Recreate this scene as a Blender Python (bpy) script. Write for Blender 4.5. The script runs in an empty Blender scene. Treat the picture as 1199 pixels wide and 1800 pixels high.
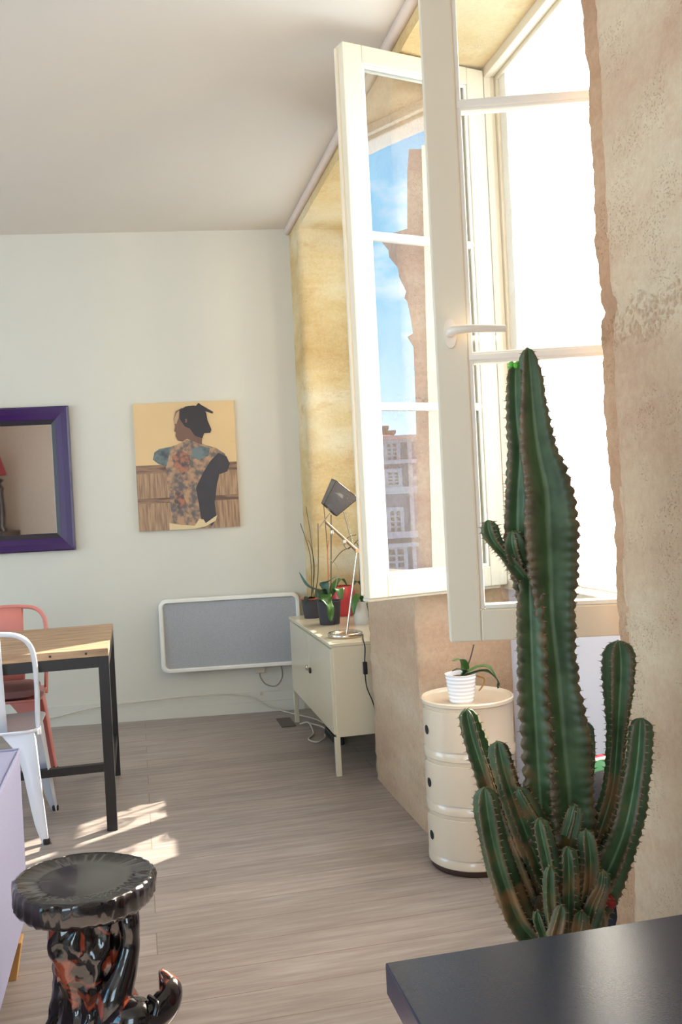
import bpy, math, random
from mathutils import Vector, Matrix, noise
import mathutils
random.seed(7)
SC = bpy.context.scene
COL = SC.collection
V = Vector
# ------------------------------------------------------------------ camera, sky, sun, exposure
F_PX, YAW, PITCH, ROLL, CAM_Z = 1621.64, 0.220419, -0.0113737, -0.0503453, 1.29966
W, D, H, PHI = 1.0418, 5.7555, 3.033, 0.12216
fw = V((math.sin(YAW)*math.cos(PITCH), math.cos(YAW)*math.cos(PITCH), math.sin(PITCH)))
r0 = V((math.cos(YAW), -math.sin(YAW), 0)); u0 = r0.cross(fw)
rt = r0*math.cos(ROLL)+u0*math.sin(ROLL); up = -r0*math.sin(ROLL)+u0*math.cos(ROLL)
CP = V((0, 0, CAM_Z))
cd = bpy.data.cameras.new('camera'); cam = bpy.data.objects.new('camera', cd); COL.objects.link(cam)
m = Matrix((rt, up, -fw)).transposed().to_4x4(); m.translation = CP; cam.matrix_world = m
cd.sensor_fit = 'VERTICAL'; cd.sensor_height = 36.0; cd.lens = F_PX/1800*36.0; cd.clip_start = 0.05; cd.clip_end = 500
SC.camera = cam
SC.view_settings.view_transform = 'Standard'; SC.view_settings.look = 'None'
SC.view_settings.gamma = 1.0; SC.view_settings.use_curve_mapping = False
SC.view_settings.exposure = -0.72
SUN_EL = math.radians(33); SUN_AZ = V((0.827, 0.562, 0))
SUN_DIR = V((SUN_AZ.x*math.cos(SUN_EL), SUN_AZ.y*math.cos(SUN_EL), math.sin(SUN_EL)))
sd = bpy.data.lights.new('sun', 'SUN'); sun = bpy.data.objects.new('sun', sd); COL.objects.link(sun)
sun.rotation_euler = SUN_DIR.to_track_quat('Z', 'Y').to_euler()
sd.energy = 40.0; sd.angle = math.radians(0.6); sd.color = (1.0, 0.90, 0.77)
def area(name, loc, target, sx, sy, power, color):
    l = bpy.data.lights.new(name, 'AREA'); o = bpy.data.objects.new(name, l); COL.objects.link(o)
    l.shape = 'RECTANGLE'; l.size = sx; l.size_y = sy; l.energy = power; l.color = color
    o.location = loc; o.rotation_euler = (V(target)-V(loc)).to_track_quat('-Z', 'Y').to_euler()
    return o
# fill lamps added outside unseen openings in the rear and left walls
area('rear_fill', (-1.8, -3.35, 1.6), (-1.6, 2.0, 1.7), 1.7, 2.3, 62, (1.0, 0.90, 0.82))
area('left_fill', (-4.75, 0.6, 1.65), (0.2, 1.4, 1.7), 2.8, 2.2, 16, (1.0, 0.90, 0.82))
area('far_left_fill', (-4.75, 4.1, 1.5), (0.2, 4.3, 1.6), 2.2, 2.2, 42, (1.0, 0.94, 0.89))

def world():
    w = bpy.data.worlds.new('sky'); SC.world = w; w.use_nodes = True
    nt = w.node_tree; N = nt.nodes; L = nt.links; N.clear()
    out = N.new('ShaderNodeOutputWorld'); bg = N.new('ShaderNodeBackground')
    tc = N.new('ShaderNodeTexCoord'); sep = N.new('ShaderNodeSeparateXYZ'); L.new(tc.outputs['Generated'], sep.inputs[0])
    gr = N.new('ShaderNodeValToRGB'); L.new(sep.outputs['Z'], gr.inputs[0])
    e = gr.color_ramp.elements
    e[0].position = 0.0; e[0].color = (0.42, 0.58, 0.70, 1)
    e[1].position = 0.75; e[1].color = (0.05, 0.20, 0.42, 1)
    k = e.new(0.25); k.color = (0.03, 0.30, 0.52, 1)
    mp = N.new('ShaderNodeMapping'); L.new(tc.outputs['Generated'], mp.inputs[0]); mp.inputs['Scale'].default_value = (1, 1, 2.2)
    no = N.new('ShaderNodeTexNoise'); L.new(mp.outputs[0], no.inputs['Vector']); no.inputs['Scale'].default_value = 4.5
    no.inputs['Detail'].default_value = 6; no.inputs['Roughness'].default_value = 0.55
    cr = N.new('ShaderNodeValToRGB'); L.new(no.outputs[0], cr.inputs[0])
    cr.color_ramp.elements[0].position = 0.52; cr.color_ramp.elements[1].position = 0.76
    mx = N.new('ShaderNodeMixRGB'); L.new(cr.outputs[0], mx.inputs[0]); L.new(gr.outputs[0], mx.inputs[1]); mx.inputs[2].default_value = (0.85, 0.82, 0.76, 1)
    # the sky is brighter round the sun
    dt = N.new('ShaderNodeVectorMath'); dt.operation = 'DOT_PRODUCT'; L.new(tc.outputs['Generated'], dt.inputs[0]); dt.inputs[1].default_value = SUN_DIR
    rp = N.new('ShaderNodeMapRange'); L.new(dt.outputs['Value'], rp.inputs[0]); rp.inputs[1].default_value = 0.42; rp.inputs[2].default_value = 0.9
    rp.inputs[3].default_value = 0.0; rp.inputs[4].default_value = 0.95
    m2 = N.new('ShaderNodeMixRGB'); L.new(rp.outputs[0], m2.inputs[0]); L.new(mx.outputs[0], m2.inputs[1]); m2.inputs[2].default_value = (1.9, 1.72, 1.45, 1)
    L.new(m2.outputs[0], bg.inputs[0]); bg.inputs[1].default_value = 12.0
    L.new(bg.outputs[0], out.inputs[0])
world()

# ------------------------------------------------------------------ pixel helpers (points measured on the photograph)
def ray(px): return fw + rt*((px[0]-599.5)/F_PX) - up*((px[1]-900)/F_PX)
def at(px, d): return CP + ray(px)*d
def onz(px, z=0.0): r = ray(px); return CP + r*((z-CAM_Z)/r.z)
def onx(px, x): r = ray(px); return CP + r*(x/r.x)
def ony(px, y): r = ray(px); return CP + r*(y/r.y)

# ------------------------------------------------------------------ materials
def rgb(r, g, b):
    f = lambda c: ((c/255+0.055)/1.055)**2.4 if c > 10 else c/255/12.92
    return (f(r), f(g), f(b), 1)
MATS = {}
def mat(name, col, rough=0.5, metal=0.0, **k):
    if name in MATS: return MATS[name]
    M = bpy.data.materials.new(name); M.use_nodes = True; MATS[name] = M
    nt = M.node_tree; N = nt.nodes; L = nt.links; b = N['Principled BSDF']
    b.inputs['Base Color'].default_value = col; b.inputs['Roughness'].default_value = rough; b.inputs['Metallic'].default_value = metal
    if 'coat' in k: b.inputs['Coat Weight'].default_value = k['coat']; b.inputs['Coat Roughness'].default_value = k.get('coat_rough', 0.05)
    if 'spec' in k: b.inputs['Specular IOR Level'].default_value = k['spec']
    if 'sss' in k:
        b.inputs['Subsurface Weight'].default_value = k['sss']; b.inputs['Subsurface Radius'].default_value = k.get('sss_r', (0.02, 0.05, 0.01))
    geo = N.new('ShaderNodeNewGeometry'); pos = geo.outputs['Position']
    sc = k.get('nscale', 20.0)
    mp = N.new('ShaderNodeMapping'); L.new(pos, mp.inputs[0]); mp.inputs['Scale'].default_value = k.get('stretch', (1, 1, 1))
    no = N.new('ShaderNodeTexNoise'); L.new(mp.outputs[0], no.inputs['Vector']); no.inputs['Scale'].default_value = sc; no.inputs['Detail'].default_value = k.get('detail', 5)
    v = k.get('vary', 0.06); c2 = k.get('col2')
    mx = N.new('ShaderNodeMixRGB'); 
    if c2:
        cr = N.new('ShaderNodeValToRGB'); L.new(no.outputs[0], cr.inputs[0])
        lo, hi = k.get('ramp', (0.4, 0.6)); cr.color_ramp.elements[0].position = lo; cr.color_ramp.elements[1].position = hi
        L.new(cr.outputs[0], mx.inputs[0]); mx.inputs[1].default_value = col; mx.inputs[2].default_value = c2
    else:
        L.new(no.outputs[0], mx.inputs[0])
        mx.inputs[1].default_value = tuple(c*(1-v) for c in col[:3])+(1,); mx.inputs[2].default_value = tuple(min(1, c*(1+v)) for c in col[:3])+(1,)
    L.new(mx.outputs[0], b.inputs['Base Color'])
    if k.get('bump'):
        bp = N.new('ShaderNodeBump'); bp.inputs['Strength'].default_value = k['bump']; bp.inputs['Distance'].default_value = k.get('bdist', 0.002)
        n2 = N.new('ShaderNodeTexNoise'); L.new(mp.outputs[0], n2.inputs['Vector']); n2.inputs['Scale'].default_value = k.get('bscale', sc*2); n2.inputs['Detail'].default_value = 6
        L.new(n2.outputs[0], bp.inputs['Height']); L.new(bp.outputs[0], b.inputs['Normal'])
    return M

def stone_mat(name, c_lo, c_mid, c_hi, c_stain, seed=0.0, joint_z=None):
    M = bpy.data.materials.new(name); M.use_nodes = True; MATS[name] = M
    nt = M.node_tree; N = nt.nodes; L = nt.links; b = N['Principled BSDF']; b.inputs['Roughness'].default_value = 0.92
    b.inputs['Specular IOR Level'].default_value = 0.15
    geo = N.new('ShaderNodeNewGeometry'); mp = N.new('ShaderNodeMapping'); L.new(geo.outputs['Position'], mp.inputs[0])
    mp.inputs['Location'].default_value = (seed, seed*1.7, seed*.3)
    def nz(scale, detail=6, stretch=None, rough=0.55):
        src = mp
        if stretch:
            s = N.new('ShaderNodeMapping'); L.new(mp.outputs[0], s.inputs[0]); s.inputs['Scale'].default_value = stretch; src = s
        n = N.new('ShaderNodeTexNoise'); L.new(src.outputs[0], n.inputs['Vector']); n.inputs['Scale'].default_value = scale
        n.inputs['Detail'].default_value = detail; n.inputs['Roughness'].default_value = rough; return n.outputs[0]
    # horizontal courses of blocks, each course of its own tint
    big = nz(2.2, 5, (0.7, 0.7, 2.2))
    cr = N.new('ShaderNodeValToRGB'); L.new(big, cr.inputs[0]); e = cr.color_ramp.elements
    e[0].position = 0.32; e[0].color = c_lo; e[1].position = 0.68; e[1].color = c_hi; k = e.new(0.5); k.color = c_mid
    st = nz(5.0, 7, (1, 1, 2.0), 0.65); sr = N.new('ShaderNodeValToRGB'); L.new(st, sr.inputs[0])
    sr.color_ramp.elements[0].position = 0.56; sr.color_ramp.elements[1].position = 0.74
    sm = N.new('ShaderNodeMath'); sm.operation = 'MULTIPLY'; L.new(sr.outputs[0], sm.inputs[0]); sm.inputs[1].default_value = 0.6
    mx = N.new('ShaderNodeMixRGB'); L.new(sm.outputs[0], mx.inputs[0]); L.new(cr.outputs[0], mx.inputs[1]); mx.inputs[2].default_value = c_stain
    # small pits, only in patches
    vo = N.new('ShaderNodeTexVoronoi'); wn = N.new('ShaderNodeTexNoise'); wn.inputs['Scale'].default_value = 40; L.new(mp.outputs[0], wn.inputs['Vector']); wa = N.new('ShaderNodeVectorMath'); wa.operation = 'MULTIPLY_ADD'; L.new(wn.outputs['Color'], wa.inputs[0]); wa.inputs[1].default_value = (.03, .03, .015); L.new(mp.outputs[0], wa.inputs[2]); L.new(wa.outputs[0], vo.inputs['Vector']); vo.inputs['Scale'].default_value = 150
    pr = N.new('ShaderNodeValToRGB'); L.new(vo.outputs['Distance'], pr.inputs[0]); pr.color_ramp.elements[0].position = 0.16; pr.color_ramp.elements[1].position = 0.34
    pr.color_ramp.elements[0].color = (0, 0, 0, 1); pr.color_ramp.elements[1].color = (1, 1, 1, 1)
    msk = nz(7.0, 4); mr = N.new('ShaderNodeValToRGB'); L.new(msk, mr.inputs[0]); mr.color_ramp.elements[0].position = 0.48; mr.color_ramp.elements[1].position = 0.62
    inv = N.new('ShaderNodeMath'); inv.operation = 'SUBTRACT'; inv.inputs[0].default_value = 1.0; L.new(pr.outputs[0], inv.inputs[1])
    pm = N.new('ShaderNodeMath'); pm.operation = 'MULTIPLY'; L.new(inv.outputs[0], pm.inputs[0]); L.new(mr.outputs[0], pm.inputs[1])
    pc = N.new('ShaderNodeMath'); pc.operation = 'MULTIPLY'; L.new(pm.outputs[0], pc.inputs[0]); pc.inputs[1].default_value = 0.28
    m2 = N.new('ShaderNodeMixRGB'); m2.blend_type = 'MULTIPLY'; L.new(pc.outputs[0], m2.inputs[0]); L.new(mx.outputs[0], m2.inputs[1]); m2.inputs[2].default_value = (0.45, 0.3, 0.2, 1)
    crumble = None
    if joint_z:
        # crumbled mortar joint: coarse pitted band with a ragged outline
        sz = N.new('ShaderNodeSeparateXYZ'); L.new(geo.outputs['Position'], sz.inputs[0])
        wob = N.new('ShaderNodeMath'); wob.operation = 'MULTIPLY_ADD'; L.new(nz(9, 4), wob.inputs[0]); wob.inputs[1].default_value = .16; L.new(sz.outputs['Z'], wob.inputs[2])
        df = N.new('ShaderNodeMath'); df.operation = 'SUBTRACT'; L.new(wob.outputs[0], df.inputs[0]); df.inputs[1].default_value = joint_z+.08
        ab = N.new('ShaderNodeMath'); ab.operation = 'ABSOLUTE'; L.new(df.outputs[0], ab.inputs[0])
        bm_ = N.new('ShaderNodeMapRange'); L.new(ab.outputs[0], bm_.inputs[0]); bm_.inputs[1].default_value = .030; bm_.inputs[2].default_value = .042; bm_.inputs[3].default_value = 1; bm_.inputs[4].default_value = 0
        v2 = N.new('ShaderNodeTexVoronoi'); L.new(wa.outputs[0], v2.inputs['Vector']); v2.inputs['Scale'].default_value = 85
        v3 = N.new('ShaderNodeMapRange'); L.new(v2.outputs['Distance'], v3.inputs[0]); v3.inputs[1].default_value = .15; v3.inputs[2].default_value = .6; v3.inputs[3].default_value = 1; v3.inputs[4].default_value = 0
        cm = N.new('ShaderNodeMath'); cm.operation = 'MULTIPLY'; L.new(bm_.outputs[0], cm.inputs[0]); L.new(v3.outputs[0], cm.inputs[1]); crumble = cm.outputs[0]
        c3 = N.new('ShaderNodeMath'); c3.operation = 'MULTIPLY'; L.new(crumble, c3.inputs[0]); c3.inputs[1].default_value = .42
        m4 = N.new('ShaderNodeMixRGB'); L.new(c3.outputs[0], m4.inputs[0]); L.new(m2.outputs[0], m4.inputs[1]); m4.inputs[2].default_value = rgb(176, 122, 80); m2 = m4
    gn = nz(60, 6, None, 0.7); gm = N.new('ShaderNodeMixRGB'); gm.blend_type = 'OVERLAY'; gm.inputs[0].default_value = 0.28
    L.new(m2.outputs[0], gm.inputs[1]); L.new(gn, gm.inputs[2]); L.new(gm.outputs[0], b.inputs['Base Color'])
    h = N.new('ShaderNodeMath'); h.operation = 'SUBTRACT'; L.new(nz(26, 8, None, 0.65), h.inputs[0]); L.new(pm.outputs[0], h.inputs[1])
    bp = N.new('ShaderNodeBump'); bp.inputs['Strength'].default_value = 0.55; bp.inputs['Distance'].default_value = 0.006
    hh_ = h.outputs[0]
    if crumble:
        h2 = N.new('ShaderNodeMath'); h2.operation = 'MULTIPLY_ADD'; L.new(crumble, h2.inputs[0]); h2.inputs[1].default_value = -2.2; L.new(hh_, h2.inputs[2]); hh_ = h2.outputs[0]
    L.new(hh_, bp.inputs['Height']); L.new(bp.outputs[0], b.inputs['Normal'])
    return M

def floor_mat():
    M = bpy.data.materials.new('grey_oak_planks'); M.use_nodes = True; nt = M.node_tree; N = nt.nodes; L = nt.links; b = N['Principled BSDF']
    geo = N.new('ShaderNodeNewGeometry')
    br = N.new('ShaderNodeTexBrick'); L.new(geo.outputs['Position'], br.inputs['Vector'])
    br.inputs['Scale'].default_value = 1.0; br.inputs['Brick Width'].default_value = 1.7; br.inputs['Row Height'].default_value = 0.145
    br.inputs['Mortar Size'].default_value = 0.0016; br.inputs['Mortar Smooth'].default_value = 0.1; br.inputs['Bias'].default_value = 0.0; br.offset = 0.37
    br.inputs['Color1'].default_value = (0.30, 0.30, 0.30, 1); br.inputs['Color2'].default_value = (0.72, 0.72, 0.72, 1); br.inputs['Mortar'].default_value = (0.2, 0.2, 0.2, 1)
    mp = N.new('ShaderNodeMapping'); L.new(geo.outputs['Position'], mp.inputs[0]); mp.inputs['Scale'].default_value = (1.0, 14, 1)
    ad = N.new('ShaderNodeVectorMath'); ad.operation = 'ADD'; L.new(mp.outputs[0], ad.inputs[0])
    L.new(br.outputs['Color'], ad.inputs[1])
    no = N.new('ShaderNodeTexNoise'); L.new(ad.outputs[0], no.inputs['Vector']); no.inputs['Scale'].default_value = 3.2; no.inputs['Detail'].default_value = 9; no.inputs['Roughness'].default_value = 0.65
    cr = N.new('ShaderNodeValToRGB'); L.new(no.outputs[0], cr.inputs[0]); e = cr.color_ramp.elements
    e[0].position = 0.28; e[0].color = rgb(136, 124, 118); e[1].position = 0.75; e[1].color = rgb(178, 168, 162)
    k = e.new(0.5); k.color = rgb(156, 144, 137)
    mx = N.new('ShaderNodeMixRGB'); mx.blend_type = 'OVERLAY'; mx.inputs[0].default_value = 0.22; L.new(cr.outputs[0], mx.inputs[1]); L.new(br.outputs['Color'], mx.inputs[2])
    md = N.new('ShaderNodeMixRGB'); md.blend_type = 'MIX'; L.new(br.outputs['Fac'], md.inputs[0]); L.new(mx.outputs[0], md.inputs[1]); md.inputs[2].default_value = rgb(124, 108, 98)
    L.new(md.outputs[0], b.inputs['Base Color']); b.inputs['Roughness'].default_value = 0.42
    bp = N.new('ShaderNodeBump'); bp.inputs['Strength'].default_value = 0.25; bp.inputs['Distance'].default_value = 0.002; L.new(no.outputs[0], bp.inputs['Height']); L.new(bp.outputs[0], b.inputs['Normal'])
    return M

def glass_mat(name, refl, tint=(1, 1, 1, 1)):
    M = bpy.data.materials.new(name); M.use_nodes = True; nt = M.node_tree; N = nt.nodes; L = nt.links; N.clear()
    out = N.new('ShaderNodeOutputMaterial'); t = N.new('ShaderNodeBsdfTransparent'); g = N.new('ShaderNodeBsdfGlossy'); g.inputs['Roughness'].default_value = 0.0
    t.inputs[0].default_value = tint
    lw = N.new('ShaderNodeLayerWeight'); lw.inputs['Blend'].default_value = 0.5; pw = N.new('ShaderNodeMath'); pw.operation = 'POWER'; L.new(lw.outputs['Facing'], pw.inputs[0]); pw.inputs[1].default_value = 5.0
    mr = N.new('ShaderNodeMapRange'); L.new(pw.outputs[0], mr.inputs[0]); mr.inputs[3].default_value = refl; mr.inputs[4].default_value = 0.95
    mx = N.new('ShaderNodeMixShader'); L.new(mr.outputs[0], mx.inputs[0]); L.new(t.outputs[0], mx.inputs[1]); L.new(g.outputs[0], mx.inputs[2]); L.new(mx.outputs[0], out.inputs[0])
    return M

M_STONE = stone_mat('limestone', rgb(192, 160, 134), rgb(202, 174, 146), rgb(212, 190, 162), rgb(194, 152, 122), 3.1, joint_z=1.655)
M_STONE_Y = stone_mat('golden_limestone', rgb(200, 168, 116), rgb(214, 188, 140), rgb(224, 208, 174), rgb(192, 138, 80), 8.4)
M_STONE_E = stone_mat('ruddy_arris_stone', rgb(176, 138, 110), rgb(188, 150, 120), rgb(200, 168, 138), rgb(176, 128, 98), 1.9, joint_z=1.655)
M_OUT = stone_mat('glare_pale_outer_stone', rgb(238, 232, 224), rgb(246, 240, 232), rgb(250, 247, 242), rgb(206, 204, 208), 5.7)  # outdoor glare on the reveals and outer lintel is put into this paler colour
M_FLOOR = floor_mat()
M_WALL = mat('white_plaster', rgb(216, 211, 198), 0.9, nscale=3, vary=0.02, bump=0.15, bscale=90, bdist=0.001)
M_CEIL = mat('ceiling_paint', rgb(220, 210, 198), 0.95, nscale=2, vary=0.02)
M_LILAC = mat('pale_painted_plaster', rgb(222, 216, 222), 0.8, nscale=4, vary=0.03)
M_PVC = mat('white_window_paint', rgb(228, 216, 194), 0.38, nscale=6, vary=0.015)
M_PVC_IN = mat('white_enamel', rgb(240, 236, 226), 0.3, vary=0.01)
M_GLASS = glass_mat('window_glass', 0.25, (0.96, 0.98, 0.97, 1))
M_MIRROR = mat('mirror_silver', (0.82, 0.78, 0.74, 1), 0.02, 1.0, vary=0.0)
M_BLACK = mat('black_steel', rgb(52, 50, 50), 0.45, 0.3, nscale=40, vary=0.1)
M_CHROME = mat('brushed_nickel', rgb(205, 195, 180), 0.22, 1.0, nscale=60, vary=0.03)
M_CREAM = mat('cream_lacquer', rgb(224, 210, 182), 0.28, nscale=5, vary=0.015, coat=0.3)
M_IVORY = mat('ivory_plastic', rgb(222, 204, 180), 0.22, nscale=5, vary=0.012, coat=0.5)
M_DARK = mat('dark_hole', rgb(24, 22, 22), 0.7)
M_CABLE = mat('cream_cable', rgb(212, 200, 184), 0.5)
M_BCABLE = mat('black_cable', rgb(28, 26, 28), 0.5)

# ------------------------------------------------------------------ mesh builder
class MB:
    def __init__(s): s.v = []; s.f = []; s.mi = []; s.at = None
    def add(s, vs, fs, mi=0):
        b = len(s.v); s.v += [V(x) for x in vs]
        for f in fs: s.f.append([b+i for i in f]); s.mi.append(mi)
    def box(s, lo, hi, mi=0, M=None):
        x0, y0, z0 = lo; x1, y1, z1 = hi
        vs = [V(q) for q in ((x0, y0, z0), (x1, y0, z0), (x1, y1, z0), (x0, y1, z0), (x0, y0, z1), (x1, y0, z1), (x1, y1, z1), (x0, y1, z1))]
        if M: vs = [M @ q for q in vs]
        s.add(vs, [(0, 3, 2, 1), (4, 5, 6, 7), (0, 1, 5, 4), (1, 2, 6, 5), (2, 3, 7, 6), (3, 0, 4, 7)], mi)
    def bar(s, a, b, w, h, upv=(0, 0, 1), mi=0):
        a = V(a); b = V(b); t = (b-a).normalized(); u = V(upv); n = t.cross(u).normalized(); u = n.cross(t).normalized()
        vs = [p+n*(sx*w/2)+u*(sy*h/2) for p in (a, b) for sx, sy in ((-1, -1), (1, -1), (1, 1), (-1, 1))]
        s.add(vs, [(0, 1, 2, 3), (7, 6, 5, 4), (0, 4, 5, 1), (1, 5, 6, 2), (2, 6, 7, 3), (3, 7, 4, 0)], mi)
    def tube(s, path, rad, seg=10, mi=0, cap=True, shape=None, upv=None):
        P = [V(p) for p in path]; n = len(P)
        R = rad if isinstance(rad, (list, tuple)) else [rad]*n
        t0 = (P[1]-P[0]).normalized(); ref = V(upv) if upv else (V((0, 0, 1)) if abs(t0.z) < .9 else V((0, 1, 0)))
        nrm = (ref - t0*ref.dot(t0)).normalized(); vs = []
        for i in range(n):
            t = (P[min(i+1, n-1)]-P[max(i-1, 0)]).normalized(); nrm = (nrm-t*nrm.dot(t)).normalized(); bn = t.cross(nrm)
            for j in range(seg):
                a = 2*math.pi*j/seg; k = R[i]; kx, ky = k if isinstance(k, tuple) else (k, k)
                if shape: q = shape(a, i/(n-1)); kx *= q; ky *= q
                vs.append(P[i]+nrm*(math.cos(a)*kx)+bn*(math.sin(a)*ky))
        fs = [(i*seg+j, i*seg+(j+1) % seg, (i+1)*seg+(j+1) % seg, (i+1)*seg+j) for i in range(n-1) for j in range(seg)]
        if cap: fs += [tuple(range(seg-1, -1, -1)), tuple(range((n-1)*seg, n*seg))]
        s.add(vs, fs, mi)
    def lathe(s, prof, seg=40, mi=0, c=(0, 0, 0), M=None):
        vs = []; n = len(prof)
        for r, z in prof:
            for j in range(seg):
                a = 2*math.pi*j/seg; q = V((r*math.cos(a), r*math.sin(a), z)); q = (M @ q if M else q)+V(c); vs.append(q)
        fs = [(i*seg+j, i*seg+(j+1) % seg, (i+1)*seg+(j+1) % seg, (i+1)*seg+j) for i in range(n-1) for j in range(seg)]
        if prof[0][0] > 1e-6: fs.append(tuple(range(seg-1, -1, -1)))
        if prof[-1][0] > 1e-6: fs.append(tuple(range((n-1)*seg, n*seg)))
        s.add(vs, fs, mi)
    def prism(s, poly, vec, mi=0):
        n = len(poly); P = [V(p) for p in poly]; Q = [p+V(vec) for p in P]
        s.add(P+Q, [tuple(range(n-1, -1, -1)), tuple(range(n, 2*n))]+[(i, (i+1) % n, n+(i+1) % n, n+i) for i in range(n)], mi)
    def grid(s, fn, nu, nv, mi=0):
        vs = [fn(i/nu, j/nv) for j in range(nv+1) for i in range(nu+1)]
        s.add(vs, [(j*(nu+1)+i, j*(nu+1)+i+1, (j+1)*(nu+1)+i+1, (j+1)*(nu+1)+i) for j in range(nv) for i in range(nu)], mi)
    def build(s, name, mats, parent=None, smooth=True, bevel=0, solid=0, sub=0, angle=40, origin=None):
        o0 = V(origin) if origin is not None else (V(parent['base']) if parent is not None and 'base' in parent else V((0, 0, 0)))
        me = bpy.data.meshes.new(name); me.from_pydata([tuple(v-o0) for v in s.v], [], s.f)
        for M in (mats if isinstance(mats, (list, tuple)) else [mats]): me.materials.append(M)
        me.polygons.foreach_set('material_index', s.mi)
        me.validate(); me.update()
        if s.at is not None:
            a = me.attributes.new('rib', 'FLOAT', 'POINT'); a.data.foreach_set('value', s.at)
        o = bpy.data.objects.new(name, me); COL.objects.link(o)
        import bmesh
        bm = bmesh.new(); bm.from_mesh(me); bmesh.ops.recalc_face_normals(bm, faces=bm.faces)
        if smooth:
            for f in bm.faces: f.smooth = True
            for e in bm.edges:
                if len(e.link_faces) == 2 and e.calc_face_angle(0) > math.radians(angle): e.smooth = False
        bm.to_mesh(me); bm.free()
        if solid: md = o.modifiers.new('solid', 'SOLIDIFY'); md.thickness = solid; md.offset = 0
        if bevel: md = o.modifiers.new('bevel', 'BEVEL'); md.width = bevel; md.segments = 2; md.limit_method = 'ANGLE'; md.angle_limit = math.radians(50)
        if sub: md = o.modifiers.new('sub', 'SUBSURF'); md.levels = sub; md.render_levels = sub
        if parent is not None: o.parent = parent
        elif origin is not None: o.location = o0
        return o
    def part(s, name, mats, parent, **k):
        # sub-part of a mesh part: same base as the part
        return s.build(name, mats, parent, **k)
def thing(name, label, cat, base=(0, 0, 0), group=None, kind=None):
    o = bpy.data.objects.new(name, None); COL.objects.link(o); o.location = base; o.empty_display_size = 0.1
    o['label'] = label
    if cat: o['category'] = cat
    o['base'] = tuple(float(c) for c in base)
    if group: o['group'] = group
    if kind: o['kind'] = kind
    return o
def tag(o, label, cat, group=None, kind=None):
    o['label'] = label; o['category'] = cat
    if group: o['group'] = group
    if kind: o['kind'] = kind
    return o
def struct(o, label=None):
    o['kind'] = 'structure'
    if label: o['label'] = label
    return o
def inherit(o, parent): o['base'] = parent['base']; return o
def smooth_path(P, n=8):
    P = [V(p) for p in P]; out = []
    for i in range(len(P)-1):
        a = P[max(i-1, 0)]; b = P[i]; c = P[i+1]; d = P[min(i+2, len(P)-1)]
        for k in range(n):
            t = k/n
            out.append(0.5*((2*b)+(c-a)*t+(2*a-5*b+4*c-d)*t*t+(-a+3*b-3*c+d)*t**3))
    out.append(P[-1]); return out
def lerp_list(L_, n):
    out = []
    for i in range(n):
        t = i/(n-1)*(len(L_)-1); k = min(int(t), len(L_)-2); out.append(L_[k]+(L_[k+1]-L_[k])*(t-k))
    return out
def copy_tree(o, parent=None):
    c = o.copy(); COL.objects.link(c); c.parent = parent
    for ch in list(o.children): copy_tree(ch, c)
    return c

# ------------------------------------------------------------------ the room
XF = 1.405           # window frame plane (room side)
XE = 1.66            # outer face of the wall
FRAME_D = 0.05
def back_y(x): return D + PHI*(1.0-x)
mb = MB(); mb.box((-4.6, -3.2, -0.08), (1.70, 7.0, 0.0)); struct(mb.build('floor', M_FLOOR, smooth=False), 'grey brown oak plank floor')
mb = MB(); mb.box((-4.6, -3.2, H), (1.70, 7.0, H+0.1)); struct(mb.build('ceiling', M_CEIL, smooth=False), 'plain white ceiling')
mb = MB(); mb.prism([(-4.6, back_y(-4.6), -0.01), (1.70, back_y(1.70), -0.01), (1.70, back_y(1.70)+.2, -0.01), (-4.6, back_y(-4.6)+.2, -0.01)], (0, 0, H+.02))
struct(mb.build('wall_back', M_WALL, smooth=False), 'plain white plaster back wall')
mb = MB()
for a, b, c_, d_ in ((-3.3, -.85, 0, H), (2.05, 2.95, 0, H), (5.25, 7.1, 0, H), (-.85, 2.05, 0, .5), (-.85, 2.05, 2.8, H), (2.95, 5.25, 0, .35), (2.95, 5.25, 2.65, H)): mb.box((-4.7, a, c_), (-4.6, b, d_))  # two openings added to let the left fill lamps in
struct(mb.build('wall_left', M_WALL, smooth=False))
mb = MB()
for a, b, c_, d_ in ((-4.6, -2.7, 0, H), (-.9, 1.70, 0, H), (-2.7, -.9, 0, .4), (-2.7, -.9, 2.8, H)): mb.box((a, -3.3, c_), (b, -3.2, d_))  # opening added for the rear fill lamp
struct(mb.build('wall_rear', mat('beige_plaster', rgb(226, 206, 190), 0.9), smooth=False), 'beige wall behind the camera, seen in the mirror')

# baseboard, two steps
mb = MB()
for (h0, h1, t) in ((0, 0.068, 0.015), (0.068, 0.125, 0.010), (0.125, 0.128, 0.007)):
    mb.prism([(-4.6, back_y(-4.6)-t, h0), (0.99, back_y(0.99)-t, h0), (0.99, back_y(0.99)+.01, h0), (-4.6, back_y(-4.6)+.01, h0)], (0, 0, h1-h0))
struct(mb.build('baseboard_back', M_WALL, smooth=False, bevel=0.002), 'white skirting board along the back wall')

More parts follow.
